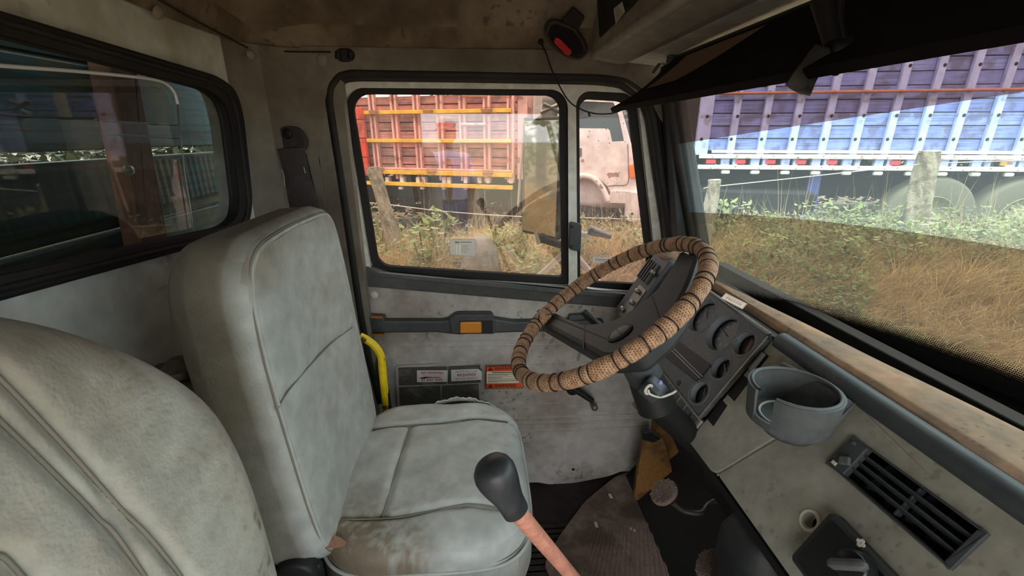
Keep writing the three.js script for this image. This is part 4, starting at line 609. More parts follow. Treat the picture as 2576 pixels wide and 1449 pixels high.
// ------------------------------------------------------------------ seats
// seam across the backrest, in its own lying axes (height from the middle, width)
const seamA = [[714, 1030], [738, 985], [800, 915], [850, 862], [888, 828]].map(([x, y]) => { const p = onX(x, y, -0.335); return [p.y + 0.495, -(p.z + 0.887)]; });
const driver = thing('driver_seat', 'grey vinyl driver seat with stained cushion and torn far edge', 'seat', V3(-0.12, FLOOR, -0.89));
{
  // backrest: built lying (plan = height x width, thickness up) and then stood up
  const hB = 0.68, wB = 0.5, tB = 0.13, groove = [];
  const back = softBox(hB, tB, wB, 0.10, 0.035, [80, 10, 66], (v) => {
    const top = v.x / (hB / 2); // -1 bottom .. 1 top
    v.z *= 1 - 0.05 * sst(0.3, 1, top) - 0.02 * sst(0.4, 1, -top);
    const ez = wB / 2 - Math.abs(v.z), ex = hB / 2 - Math.abs(v.x);
    if (v.y > 0) { v.y += 0.012 * (1 - (v.z / 0.25) ** 2) * 1 - 0.016 * Math.exp(-((v.z / 0.12) ** 2)) ; v.y -= 0.006 * Math.exp(-(((distSeg(v.x, v.z, seamA)) / 0.006) ** 2)); }
    v.y += 0.02 * (v.x / hB) ** 2;
  });
  const stand = (g) => g.applyMatrix4(new THREE.Matrix4().makeBasis(V3(-0.075, 1, 0).normalize(), V3(1, 0.075, 0).normalize(), V3(0, 0, -1))).translate(-0.402, -0.495, -0.887);
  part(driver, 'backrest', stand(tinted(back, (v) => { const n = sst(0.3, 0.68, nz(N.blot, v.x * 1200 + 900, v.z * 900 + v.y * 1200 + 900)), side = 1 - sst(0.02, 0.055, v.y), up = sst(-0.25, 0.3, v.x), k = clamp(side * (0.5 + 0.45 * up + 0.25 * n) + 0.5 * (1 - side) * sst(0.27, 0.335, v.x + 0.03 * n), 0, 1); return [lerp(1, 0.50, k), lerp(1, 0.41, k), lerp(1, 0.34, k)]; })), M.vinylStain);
  const yF = (x, z) => 0.0655 + 0.012 * (1 - (z / 0.25) ** 2) - 0.016 * Math.exp(-((z / 0.12) ** 2)) + 0.02 * (x / hB) ** 2;
  // welt seam that runs round the front of the backrest
  const rim = []; { const a = hB / 2 - 0.018, b = wB / 2 - 0.018, r = 0.085; for (const [sx, sz, t0] of [[-1, -1, Math.PI], [1, -1, Math.PI * 1.5], [1, 1, 0], [-1, 1, Math.PI / 2]]) for (let k = 0; k <= 8; k++) { const t = t0 + k / 8 * Math.PI / 2; /* corner sweep in (x, z) */ const cx = sx * (a - r), cz = sz * (b - r); rim.push([cx + r * Math.cos(t) * 1, cz + r * Math.sin(t)]); } }
  const fix = []; for (let k = 0; k < 72; k++) { const t = k / 72 * 2 * Math.PI, c = Math.cos(t), s = Math.sin(t), p = 7; const q = Math.pow(Math.abs(c) ** p + Math.abs(s) ** p, -1 / p); fix.push([c * q * (hB / 2 - 0.018), s * q * (wB / 2 - 0.02)]); }
  const welt = fix.map(([x, z]) => { const tz = z * (1 - 0.05 * sst(0.3, 1, x / (hB / 2)) - 0.02 * sst(0.4, 1, -x / (hB / 2))); return V3(x, yF(x, z) - 0.0045, tz); });
  part(driver, 'welt_seam', stand(tube(welt, 0.0036, 300, 8, true)), M.vinylSeat);
  part(driver, 'stitching', stand(join([-0.005, 0.005].map((o) => tube(welt.map((p) => V3(p.x * (1 + o / 0.33), p.y - (o > 0 ? 0.0015 : 0), p.z * (1 + o / 0.25))), 0.0016, 300, 5, true)))), M.seam);
  const sA = seamA.map(([x, z]) => V3(x, yF(x, z) - 0.0028, z * (1 - 0.0)));
  part(driver, 'cross_seam', stand(tube(sA, 0.0018, 40, 5)), M.seam);
  // cushion
  const cw = 0.46, cd = 0.535, ch = 0.19, cx = -0.127, cy = -0.868, cz = -0.905;
  const c2 = (x, z) => [x - cx, z - cz], lA = [[925, 1095], [1100, 1082], [1200, 1066], [1312, 1074]].map(([x, y]) => { const p = onY(x, y, -0.785); return c2(p.x, p.z); }), lB = [[818, 1322], [1000, 1322], [1180, 1290], [1320, 1305]].map(([x, y]) => { const p = onY(x, y, -0.785); return c2(p.x, p.z); }), lC = [[1034, 1090], [965, 1320]].map(([x, y]) => { const p = onY(x, y, -0.785); return c2(p.x, p.z); });
  const dome = (x, z) => 0.012 * (1 - (x / 0.25) ** 2) + 0.010 * (1 - (z / 0.28) ** 2) - 0.012 * sst(0.05, 0.2, z) * 0 + 0.006 * Math.sin(z * 14 + 1) * sst(-0.2, 0.1, x);
  const cush = softBox(cw, ch, cd, 0.13, 0.05, [100, 10, 110], (v) => { if (v.y > 0) { v.y += dome(v.x, v.z) + 0.0025 * Math.sin(v.x * 40 + v.z * 23) * Math.sin(v.z * 31 - v.x * 12); v.y -= 0.010 * (Math.exp(-((distSeg(v.x, v.z, lA) / 0.009) ** 2)) + Math.exp(-((distSeg(v.x, v.z, lB) / 0.009) ** 2)) + 0.8 * Math.exp(-((distSeg(v.x, v.z, lC) / 0.009) ** 2))); if (v.x < -0.1) v.z *= 1 - 0.05 * sst(0.1, 0.25, -v.x); } });
  const spot = (v, x, z, r) => Math.exp(-(((v.x - x) ** 2 + (v.z - z) ** 2) / (r * r)));
  part(driver, 'cushion', tinted(cush, (v) => { const n = sst(0.3, 0.68, 0.6 * nz(N.blot, v.x * 1500 + 900, v.z * 1500 + 900) + 0.4 * nz(N.fine, v.x * 1800 + 900, v.z * 1800 + 900)), k = clamp((1.3 * spot(v, -0.15, 0.235, 0.10) + 0.8 * spot(v, -0.05, 0.25, 0.07) + 0.45 * spot(v, 0.02, 0.09, 0.06) + 0.4 * spot(v, -0.2, -0.18, 0.08) + 0.35 * spot(v, -0.2, 0.05, 0.07)) * (0.35 + 0.9 * n), 0, 1); return [lerp(1, 0.45, k), lerp(1, 0.34, k), lerp(1, 0.25, k)]; }).translate(cx, cy, cz), M.vinylStain);
  const yC = (x, z) => cy + ch / 2 + dome(x, z) - 0.007;
  for (const l of [lA, lB, lC]) { const p = new THREE.SplineCurve(l.map(([x, z]) => V2(x, z))).getPoints(24).filter((q) => Math.abs(q.x) < cw / 2 - 0.035 && Math.abs(q.y) < cd / 2 - 0.035); part(driver, 'cushion_seam', tube(p.map((q) => V3(q.x + cx, yC(q.x, q.y), q.y + cz)), 0.0022, 60, 5), M.seam); }
  // welt round the cushion's upper edge
  { const w = []; for (let k = 0; k < 80; k++) { const t = k / 80 * 2 * Math.PI, c = Math.cos(t), s = Math.sin(t), p = 4.6, q = Math.pow(Math.abs(c) ** p + Math.abs(s) ** p, -1 / p); w.push(V3(cx + c * q * (cw / 2 + 0.0005), cy + ch / 2 - 0.046 + 0.3 * dome(c * q * cw / 2, s * q * cd / 2), cz + s * q * (cd / 2 + 0.0005) * (c < -0.4 ? 1 - 0.05 * sst(0.1, 0.25, -c * q * cw / 2) : 1))); }
    part(driver, 'cushion_welt', tube(w, 0.004, 320, 8, true), M.vinylSeat); part(driver, 'stitching', tube(w.map((p) => V3(cx + (p.x - cx) * 0.985, p.y + 0.008, cz + (p.z - cz) * 0.985)), 0.0012, 320, 5, true), M.seam); }
  // torn lip on the far side and a tear by the backrest
  part(driver, 'torn_edge', sheet((u, v) => { const x = lerp(-0.20, 0.05, u), s = Math.sin(u * Math.PI); return V3(x, cy + ch / 2 - 0.03 + 0.03 * s + v * (0.010 + 0.008 * s + 0.0022 * Math.sin(u * 31) + 0.0014 * Math.sin(u * 83)), cz - cd / 2 + 0.018 - 0.012 * s + 0.012 * v); }, 120, 5, 0.003), worn([190, 190, 184], [140, 134, 124], { tile: 0.1, rough: 0.95 }), { label: 'ragged torn vinyl edge' });
  { const c = onY(838, 1380, -0.777), g = new THREE.CircleGeometry(1, 28).rotateX(-Math.PI / 2), p = g.attributes.position; for (let i = 0; i < p.count; i++) { const a = Math.atan2(p.getZ(i), p.getX(i)), k = Math.hypot(p.getX(i), p.getZ(i)) * (1 + 0.12 * Math.sin(a * 3)), x = c.x + Math.cos(a) * k * 0.026 + Math.sin(a) * k * 0.004, z = c.z + Math.sin(a) * k * 0.014; p.setXYZ(i, x, yC(x - cx, z - cz) + 0.0095, z); } g.computeVertexNormals(); part(driver, 'tear_patch', g, worn([168, 128, 106], [118, 88, 70], { tile: 0.06, rough: 0.95 }), { label: 'brown foam showing in a tear' }); }
  part(driver, 'seat_base', [box(-0.32, 0.06, -1.04, -0.95, -1.12, -0.68, 0.02), box(-0.26, 0.02, FLOOR, -1.02, -1.06, -0.74, 0.02)], M.black);
  part(driver, 'recliner_joint', [along(lathe([[0, 0.03], [0.036, 0.03], [0.042, 0.02], [0.042, 0]], 20), V3(-0.365, -0.80, -0.655), V3(0, 0, 1)), box(-0.40, -0.32, -0.90, -0.78, -0.662, -0.64, 0.01)], M.black);
  part(driver, 'slide_lever', [bar(onY(1296, 1420, -0.96), onY(1322, 1400, -0.96), 0.02, 0.03)], M.rustRed);
}

// bench for two on the passenger side
const bench = thing('passenger_bench', 'grey-beige vinyl passenger bench seat with speckled dirt in the foreground', 'bench seat', V3(-0.12, FLOOR, -0.02));
{
  const hB = 0.74, wB = 0.95, tB = 0.15, zc = -0.015;
  const u2 = (px, py) => onX(px, py, -0.296);
  const l1 = [[0, 870], [75, 955], [200, 1125], [300, 1270], [430, 1449]].map(([x, y]) => u2(x, y)), l2 = [[0, 985], [150, 1170], [250, 1300], [345, 1449]].map(([x, y]) => u2(x, y));
  const ctr = V3(-0.372, -0.455, zc), A = V3(-0.05, 1, 0).normalize(), B = V3(1, 0.05, 0).normalize();
  const loc = (p) => { const d = p.clone().sub(ctr); return [d.dot(A), -d.z]; };
  const straight = (l) => { const q = l.map(loc); const a = q[0], b = q[q.length - 1]; const c = q[q.length - 2], k = (-0.36 - b[0]) / (b[0] - c[0]); return [...q, [-0.36, b[1] + (b[1] - c[1]) * k]]; };
  const g1 = straight(l1), g2 = straight(l2), mir = (g) => g.map(([x, z]) => [x, -z]);
  const lp = [loc(u2(-60, 1398)), loc(u2(0, 1395)), loc(u2(28, 1402)), loc(u2(70, 1460)), loc(u2(140, 1560))];
  const lines = [g1, g2, mir(g1), mir(g2), lp, mir(lp)];
  const yb = (x, z) => 0.010 * (1 - (z / 0.475) ** 2) + 0.012 * Math.cos(x * 6);
  const g = softBox(hB, tB, wB, 0.24, 0.06, [110, 12, 190], (v) => {
    const t = v.x / (hB / 2); v.z *= 1 - 0.16 * sst(0.0, 1.0, t) ** 1.5;
    if (v.y > 0) { v.y += yb(v.x, v.z); for (const l of lines) { const d = distSeg(v.x, v.z, l); if (d < 0.03) v.y -= 0.006 * Math.exp(-((d / 0.007) ** 2)); } }
  });
  const stand = (k) => k.applyMatrix4(new THREE.Matrix4().makeBasis(A, B, V3(0, 0, -1))).translate(ctr.x, ctr.y, ctr.z);
  part(bench, 'backrest', stand(tinted(g, (v) => { const n = sst(0.3, 0.7, 0.6 * nz(N.blot, v.x * 1100 + 1100, v.z * 1100 + 1100) + 0.4 * nz(N.fine, v.x * 1500 + 900, v.z * 1500 + 900)), h = Math.abs(Math.sin(v.x * 391.7 + v.z * 917.3) * 43758.5) % 1, e = sst(0.19, 0.42, Math.abs(v.z)), k = clamp(0.5 * sst(0.16, 0.34, v.x + 0.05 * n) + e * (0.15 + 0.25 * n) * sst(-0.36, 0.05, v.x) + (h > 0.82 ? 0.3 * e * sst(-0.1, 0.12, v.x) : 0), 0, 1); return [lerp(1, 0.52, k), lerp(1, 0.44, k), lerp(1, 0.36, k)]; })), M.benchStain);
  for (const l of lines) part(bench, 'piping', stand(tube(l.map(([x, z]) => V3(x, tB / 2 + yb(x, z) - 0.0048, z)), 0.0017, 80, 6)), M.seam);
  { const w = []; for (let k = 0; k < 100; k++) { const t = k / 100 * 2 * Math.PI, c = Math.cos(t), s = Math.sin(t), p = 3.4, q = Math.pow(Math.abs(c) ** p + Math.abs(s) ** p, -1 / p), x = c * q * (hB / 2 + 0.001), z = s * q * (wB / 2 + 0.001) * (1 - 0.16 * sst(0, 1, x / (hB / 2)) ** 1.5); w.push(V3(x, 0.016, z)); } part(bench, 'edge_piping', stand(tube(w, 0.0045, 400, 8, true)), M.bench); }
  part(bench, 'cushion', softBox(0.47, 0.19, wB, 0.1, 0.05, [30, 8, 50], null).translate(-0.1, -0.868, zc), M.bench);
  part(bench, 'seat_base', [box(-0.3, 0.08, -1.04, -0.95, -0.42, 0.4, 0.02), box(-0.26, 0.04, FLOOR, -1.02, -0.38, 0.36, 0.02)], M.black);
}
// ------------------------------------------------------------------ things about the seats
const sbelt = thing('seat_belt', 'black seat belt hanging from a pillar anchor behind the driver seat', 'seat belt', onZ(735, 345, -1.45));
{
  const S = new Frame(onZ(735, 345, -1.44), V3(1, 0, 0.25), V3(0.0, 1, 0));
  const lp = S.px([[704, 320], [730, 316], [752, 322], [772, 352], [768, 380], [740, 372], [700, 382], [682, 368], [686, 350]], 0.02);
  part(sbelt, 'anchor_loop', S.put(ext(rounded(lp, 0.012), 0.02, 0.006).translate(0, 0, 0.004)), M.belt);
  part(sbelt, 'anchor_bolt', along(lathe([[0, 0.01], [0.012, 0.009], [0.015, 0.004], [0.016, 0]], 20), S.pt(...S.hit(722, 336, 0.026).toArray(), 0.022), S.w), M.black);
  const st = (a, b, z0, z1) => [onZ(a[0], a[1], z0), onZ(b[0], b[1], z0)];
  const L = [[700, 374], [716, 440], [733, 545], [760, 640]], Rr = [[766, 372], [780, 440], [812, 545], [838, 640]], zz = [-1.405, -1.41, -1.42, -1.43];
  part(sbelt, 'webbing', sheet((u, v) => { const k = v * 3, i = Math.min(2, Math.floor(k)), t = k - i, a = onZ(lerp(L[i][0], L[i + 1][0], t), lerp(L[i][1], L[i + 1][1], t), lerp(zz[i], zz[i + 1], t)), b = onZ(lerp(Rr[i][0], Rr[i + 1][0], t), lerp(Rr[i][1], Rr[i + 1][1], t), lerp(zz[i], zz[i + 1], t)); return a.lerp(b, u).add(V3(0, 0, 0.006 * Math.sin(u * Math.PI))); }, 6, 18, 0.0025), M.belt);
  part(sbelt, 'webbing_return', sheet((u, v) => onZ(lerp(712, 770, u) + v * 46, lerp(384, 384, u) + v * 190, -1.43), 4, 8, 0.0025), plain([40, 36, 35], 0.9));
  part(sbelt, 'loose_thread', tube([onZ(708, 426, -1.40), onZ(714, 440, -1.40), onZ(716, 468, -1.40)], 0.0012, 12, 5), M.offwhite); part(sbelt, 'loose_thread', tube([onZ(764, 420, -1.40), onZ(768, 436, -1.40)], 0.0012, 8, 5), M.offwhite);
}
const grab = thing('yellow_grab_handle', 'bent yellow grab handle with chipped paint between driver seat and door', 'grab handle', onZ(960, 1040, -1.3));
part(grab, 'handle_tube', tube([[905, 846], [925, 856], [944, 872], [958, 896], [962, 930], [966, 970], [972, 1030]].map(([x, y]) => onZ(x, y, -1.27)), 0.0125, 60, 14), M.yellow);
part(grab, 'dark_sleeve', tube([[968, 985], [974, 1030], [984, 1090]].map(([x, y]) => onZ(x, y, -1.275)), 0.016, 20, 12), M.rubber);
part(grab, 'mount', rod(onZ(905, 846, -1.27), onZ(850, 900, -1.3), 0.012), M.black);
const caddy = thing('black_box', 'black plastic box wedged in the gap behind the two seats', 'box', onX(480, 1010, -0.56));
{
  const p = onX(470, 985, -0.56);
  part(caddy, 'box_body', [softBox(0.12, 0.16, 0.14, 0.02, 0.01, [6, 6, 6]).rotateY(0.3).translate(p.x, p.y - 0.06, p.z)], M.plasticGrey);
  part(caddy, 'box_lid', [softBox(0.13, 0.02, 0.15, 0.02, 0.006, [6, 4, 6]).rotateY(0.3).translate(p.x, p.y + 0.03, p.z), softBox(0.05, 0.03, 0.08, 0.01, 0.006, [4, 4, 4]).rotateY(0.3).translate(p.x, p.y + 0.05, p.z)], M.steel);
  part(caddy, 'box_frame', box(p.x - 0.08, p.x + 0.08, FLOOR, p.y - 0.1, p.z - 0.1, p.z + 0.1, 0.01), M.black);
}
// ------------------------------------------------------------------ floor things
const fmat = thing('floor_mat', 'dirty brown ribbed floor mat below the steering wheel', 'floor mat', V3(0.35, FLOOR, -0.95));
{
  const o = [[1405, 1350], [1470, 1262], [1545, 1200], [1600, 1180], [1662, 1240], [1742, 1330], [1830, 1449], [1830, 1560], [1440, 1560], [1368, 1420]].map(([x, y]) => onY(x, y, FLOOR + 0.008)), s = rounded(o.map((p) => V2(p.x, -p.z)), 0.02);
  part(fmat, 'mat_sheet', ext(s, 0.008, 0.002).rotateX(-Math.PI / 2).translate(0, FLOOR + 0.001, 0), M.mat);
  const ribs = []; const lo = onY(1560, 1280, FLOOR), d = onY(1700, 1449, FLOOR).sub(onY(1520, 1300, FLOOR)).setY(0);
  for (let i = 0; i < 26; i++) { const a = onY(1500 + i * 9.2, 1330 - i * 1.0, FLOOR + 0.009), b = onY(1440 + i * 14.5, 1520 - i * 1.5, FLOOR + 0.009); a.y = b.y = FLOOR + 0.0095; ribs.push(bar(a, b, 0.006, 0.006, V3(0, 1, 0), 0)); }
  part(fmat, 'rib', ribs, M.mat, { kind: 'stuff' });
  for (const [x, y] of [[1536, 1248], [1592, 1332], [1500, 1320], [1666, 1366], [1310 + 340, 1316]]) part(fmat, 'paint_fleck', softBox(0.012, 0.002, 0.026, 0.004, 0.0008, [4, 2, 4]).rotateY(rr(-1, 1)).translate(...onY(x, y, FLOOR + 0.011).toArray()), M.offwhite);
}
const kick = thing('kick_panel', 'rusty ochre steel kick panel in the footwell beside the door', 'panel', onZ(1630, 1255, -1.36));
{
  const K = new Frame(onZ(1640, 1180, -1.36), V3(1, 0, 0.12), V3(0, 1, 0));
  part(kick, 'steel_plate', plate(K, K.px([[1617, 1098], [1670, 1108], [1690, 1180], [1668, 1262], [1640, 1268], [1593, 1252], [1604, 1170]]), 0.008, -0.02, 0.03, 0.004), M.ochre);
  part(kick, 'upper_plate', plate(K, K.px([[1650, 1040], [1672, 1060], [1720, 1160], [1700, 1200], [1660, 1110], [1640, 1092]], -0.05), 0.008, -0.07, 0.03, 0.004), M.ochre);
  part(kick, 'rubber_strip', [plate(K, K.px([[1612, 1082], [1634, 1078], [1660, 1096], [1640, 1106], [1612, 1098]]), 0.004, 0.0, 0.02, 0.003)], M.black);
  part(kick, 'white_edge', rod(onZ(1637, 1020, DZ + 0.02), onZ(1635, 1092, DZ + 0.02), 0.005), M.white);
}
function pedal(q, k, label, arm) {
  const c = at(q[0], q[1], k), t = thing('pedal', label, 'pedal', c), dir = V3(-0.55, 0.8, 0.1).normalize();
  const f = new Frame(c, V3(0.25, 0, 1).normalize(), dir.clone().cross(V3(0.25, 0, 1).normalize()).multiplyScalar(1));
  const s = new THREE.Shape(); s.absellipse(0, 0, q[2], q[3], 0, 2 * Math.PI);
  part(t, 'pedal_pad', f.put(ext(s, 0.018, 0.005, 24).translate(0, 0, -0.006)), M.mat);
  const ribs = []; for (let i = -6; i <= 6; i++) for (let j = -5; j <= 5; j++) { const x = i * q[2] / 6.6, y = j * q[3] / 5.6 + (i % 2) * q[3] / 11; if ((x / q[2]) ** 2 + (y / q[3]) ** 2 < 0.86) ribs.push(rbox(q[2] / 9, q[3] / 8, 0.005, 0).translate(x, y, 0.013)); }
  part(t, 'pedal_tread', f.put(join(ribs)), M.mat, { kind: 'stuff' });
  part(t, 'pedal_arm', arm, M.steel);
}
pedal([1672, 1240, 0.034, 0.042], 1.27, 'worn oval pedal with ribbed rubber tread beside the ochre kick panel', tube([at(1690, 1262, 1.29), at(1720, 1285, 1.3), at(1765, 1290, 1.3), at(1795, 1262, 1.34), V3(0.86, -1.0, -1.0)], 0.008, 30, 8));
pedal([1800, 1432, 0.045, 0.05], 1.12, 'large ribbed pedal at the lower edge near the dark duct', tube([at(1822, 1430, 1.14), at(1850, 1400, 1.16), at(1880, 1360, 1.2), V3(0.86, -0.96, -0.75)], 0.009, 30, 8));
const duct = thing('heater_duct', 'rounded black heater duct hanging under the dashboard', 'duct', V3(0.6, -1.05, -0.6));
part(duct, 'duct_body', softBox(0.16, 0.26, 0.16, 0.06, 0.05, [10, 10, 10], null).translate(...at(1905, 1440, 0.98).toArray()), M.blackSoft);
part(duct, 'duct_neck', rod(at(1900, 1390, 0.99), V3(0.7, -0.7, -0.62), 0.06, 0.06, 20), M.black);
// ------------------------------------------------------------------ outside: ground
const gY = (x, z) => { const k = sst(-1.8, -3.3, z), q = sst(-4.15, -4.75, z); return lerp(lerp(lerp(-2.05, -1.6, sst(0.4, 1.0, z)), -1.1, k), lerp(-1.72, -1.52, sst(1.5, 3, x)), q) + 0.05 * Math.sin(x * 1.7 + z) * Math.sin(z * 2.1 - x * 0.6) * (1 - q); };
const ground = struct('ground', V3(0, -2.1, 0), 'dry earth under the grass');
part(ground, 'earth', surface((u, v) => { const x = lerp(-22, 26, u), z = v < 0.5 ? lerp(7, -4.9, v * 2) : lerp(-4.9, -24, v * 2 - 1); return V3(x, gY(x, z), z); }, 120, 90), worn([132, 114, 86], [98, 84, 60], { tile: 1.6, amount: 0.8, rough: 0.95, bump: bumps.rough, bs: 0.01 }));
part(ground, 'road', surface((u, v) => V3(lerp(-22, 26, u), lerp(-1.7, -1.5, sst(0.49, 0.52, u)) , lerp(-4.8, -9.5, v)), 60, 4), worn([74, 66, 58], [54, 48, 42], { tile: 1.2, amount: 0.8, rough: 0.95, bump: bumps.rough, bs: 0.008 }));
part(ground, 'far_ground', new THREE.PlaneGeometry(300, 300).rotateX(-Math.PI / 2).translate(0, -2.3, 0), plain([120, 112, 88], 0.95));

// ------------------------------------------------------------------ red stake-sided lorry seen through the driver's window
const redTurn = -0.37, redO = onZ(1288, 445, -5.4);
const red = thing('red_stake_truck', 'faded red stake-sided lorry with yellow rails and a pinkish white cab', 'truck', V3(redO.x, -1.72, redO.z), undefined, redTurn);
const RT = new Frame(redO.clone(), V3(Math.cos(redTurn), 0, -Math.sin(redTurn)), V3(0, 1, 0));
const PR = { board: [0, 1, 2, 3].map((i) => paint([[202, 134, 122], [192, 128, 118], [188, 134, 126], [206, 128, 114]][i], [150, 108, 98], { grain: 0.5, tile: 0.9, lo: 0.5, hi: 0.65, rough: 0.8, ox: i * 90 })),
  post: paint([222, 166, 156], [164, 112, 100], { rough: 0.7 }), yellow: paint([226, 176, 50], [140, 90, 40], { rough: 0.6, lo: 0.62 }), orange: [0, 1, 2].map((i) => paint([[214, 78, 56], [206, 96, 76], [222, 70, 48]][i], [150, 70, 52], { grain: 0.35, rough: 0.8, ox: i * 70 })), white: paint([222, 204, 196], [150, 110, 96], { rough: 0.5, lo: 0.68, hi: 0.7 }), dark: plain([24, 22, 21], 0.9), tyre: plain([30, 29, 28], 0.9), glassDark: plain([40, 52, 50], 0.15) };
{
  const u0 = -3.6, top = RT.hit(1100, 238).y, low = RT.hit(1100, 437).y, uE = RT.hit(1298, 300).x;
  const nb = 9, h = (top - low) / nb;
  for (let i = 0; i < nb; i++) part(red, 'board', RT.put(rbox(uE - u0, h - 0.012, 0.035, 0.004).translate((u0 + uE) / 2, low + (i + 0.5) * h, -0.07 + 0.006 * ((i * 7) % 3))), PR.board[i % 4]);
  part(red, 'body_core', RT.put(new THREE.BoxGeometry(uE - u0 - 0.02, top - low - 0.02, 2.3).translate((u0 + uE) / 2, (top + low) / 2, -1.26)), PR.dark);
  part(red, 'end_panel', RT.put(rbox(0.12, top - low + 0.1, 2.3, 0.01).translate(uE + 0.06, (top + low) / 2, -1.2)), PR.post);
  for (let px = 885, i = 0; i < 8; i++) { const x = [884, 938, 992, 1048, 1106, 1163, 1224, 1284][i], u = RT.hit(x, 300).x; part(red, 'stake', RT.put(join([rbox(0.028, top - low + 0.16, 0.06, 0.006).translate(u - 0.03, (top + low) / 2, -0.02), rbox(0.028, top - low + 0.16, 0.06, 0.006).translate(u + 0.03, (top + low) / 2, -0.02), new THREE.BoxGeometry(0.05, top - low + 0.16, 0.02).translate(u, (top + low) / 2, -0.045)])), PR.post); }
  part(red, 'stake', RT.put(rbox(0.08, top - low + 0.16, 0.06, 0.006).translate(u0 + 0.5, (top + low) / 2, -0.02)), PR.post);
  const rail = (y, hh, m, a, b, w = 0.03, name = 'rail') => part(red, name, RT.put(rbox(b - a, hh, 0.04, 0.006).translate((a + b) / 2, y, w)), m);
  const ra = RT.hit(921, 300).x, rb = RT.hit(1288, 300).x;
  rail(RT.hit(1100, 281).y, 0.045, PR.yellow, ra, rb); rail(RT.hit(1100, 354).y, 0.045, PR.yellow, ra, rb); rail(low + 0.01, 0.055, PR.yellow, u0, rb + 0.02); rail(RT.hit(1100, 465).y, 0.05, PR.yellow, u0, rb + 0.02);
  rail(RT.hit(1100, 426).y, 0.025, PR.post, u0, rb, 0.01); rail(top + 0.06, 0.05, PR.post, u0, uE + 0.1, 0.0, 'top_rail');
  for (const [x0, x1, y] of [[1163, 1224, 240], [1163, 1224, 313]]) { const a = RT.hit(x0, y), b = RT.hit(x1, y); part(red, 'ladder_rung', RT.put(rod(V3(a.x, a.y, 0.02), V3(b.x, b.y, 0.02), 0.018, 0.018, 8)), PR.post); }
  // loose orange boards tied on the left end
  { const a = RT.hit(872, 300).x - 0.05, b = RT.hit(922, 300).x, ys = [270, 302, 348, 395, 441].map((y) => RT.hit(900, y).y); for (let i = 0; i < 4; i++) part(red, 'tailboard', RT.put(rbox(b - a, ys[i] - ys[i + 1] - 0.008, 0.05, 0.006).translate((a + b) / 2, (ys[i] + ys[i + 1]) / 2, 0.05)), PR.orange[i % 3]); }
  for (const x of [975, 1012, 1052, 1066, 1118, 1130, 1172, 1206, 1228, 1286]) { const p = RT.hit(x, 453); part(red, 'crossbeam_end', RT.put(rbox(0.055, 0.08, 0.08, 0.01).translate(p.x, p.y, -0.02)), PR.white); }
  for (const x of [905, 1009, 1063, 1118, 1172, 1228, 1285]) { const p = RT.hit(x, 473); part(red, 'hanger_clip', RT.put(rbox(0.06, 0.04, 0.06, 0.015).translate(p.x, p.y, 0.0)), PR.white); }
  part(red, 'chassis', RT.put(rbox(6.6, 0.25, 0.7, 0.02).translate(0.2, low - 0.32, -1.2)), PR.dark);
  part(red, 'mudguard_flap', RT.put(sheet((u, v) => V3(lerp(-1.35, -0.5, u) + 0.2 * v, low - 0.16 - 0.7 * v, -0.1 - 0.05 * Math.sin(u * 3)), 8, 6, 0.02)), plain([48, 44, 40], 0.9));
  const wheelAt = (u, r, w = -0.2, par = red, fr = RT, y = -1.72) => { const c = fr.pt(u, y + r - fr.o.y, w), t = part(par, 'tyre', along(lathe([[r * 0.56, -0.13], [r * 0.9, -0.14], [r * 0.98, -0.1], [r, -0.05], [r, 0.05], [r * 0.98, 0.1], [r * 0.9, 0.14], [r * 0.56, 0.13]], 40), c, fr.w), PR.tyre); return [c, t]; };
  for (const u of [-2.6, RT.hit(1466, 540).x]) { const [c, t] = wheelAt(u, 0.46, -0.16); part(t, 'wheel_rim', along(lathe([[0, 0.06], [0.09, 0.07], [0.1, 0.03], [0.2, 0.0], [0.25, 0.06], [0.262, 0.13], [0.27, 0.13]], 32), c, RT.w), PR.white); }
  part(red, 'spare_wheel', along(lathe([[0.12, -0.1], [0.3, -0.11], [0.34, -0.06], [0.34, 0.06], [0.3, 0.11], [0.12, 0.1], [0.05, 0.05], [0, 0.05]], 32), RT.pt(0.25, low - 0.42, -0.15), RT.w), PR.tyre);
  part(red, 'exhaust_stack', RT.put(rod(V3(uE + 0.32, low - 0.3, -0.5), V3(uE + 0.32, top + 0.2, -0.5), 0.07)), M.steel);
  part(red, 'air_cleaner', RT.put(rbox(0.22, 0.5, 0.3, 0.05).translate(uE + 0.3, top - 0.28, -0.4)), plain([96, 92, 86], 0.7));
  // cab, facing right
  const cf = (list) => RT.px(list, 0.0);
  const cA = RT.hit(1400, 330).x, cB = RT.hit(1612, 400).x;
  const side = new THREE.Shape([V2(cA, RT.hit(1500, 470).y), V2(cA, top + 0.28), V2(RT.hit(1548, 280).x - 0.06, top + 0.26), ...cf([[1560, 262], [1596, 392], [1612, 400], [1622, 470], [1600, 512], [1545, 512], [1528, 470], [1500, 446], [1470, 442], [1445, 448]])]);
  const winA = rounded(cf([[1440, 250], [1546, 254], [1560, 290], [1574, 358], [1537, 360], [1530, 327], [1440, 326]]), 0.02); side.holes.push(winA);
  part(red, 'cab_side', RT.put(ext(side, 0.06, 0.015).translate(0, 0, -0.06)), PR.white);
  part(red, 'cab_shell', RT.put(join([rbox(cB - cA - 0.1, 0.85, 1.7, 0.1).translate((cA + cB) / 2 - 0.05, low + 0.05, -0.95), rbox(cB - cA - 0.55, 0.1, 2.1, 0.04).translate((cA + cB) / 2 - 0.25, top + 0.24, -1.18), rbox(0.08, 1.1, 2.1, 0.03).translate(cA + 0.04, top - 0.2, -1.18)])), PR.white);
  part(red, 'cab_window', RT.put(new THREE.ShapeGeometry(winA).translate(0, 0, -0.03)), PR.glassDark, { label: 'dark cab side window' });
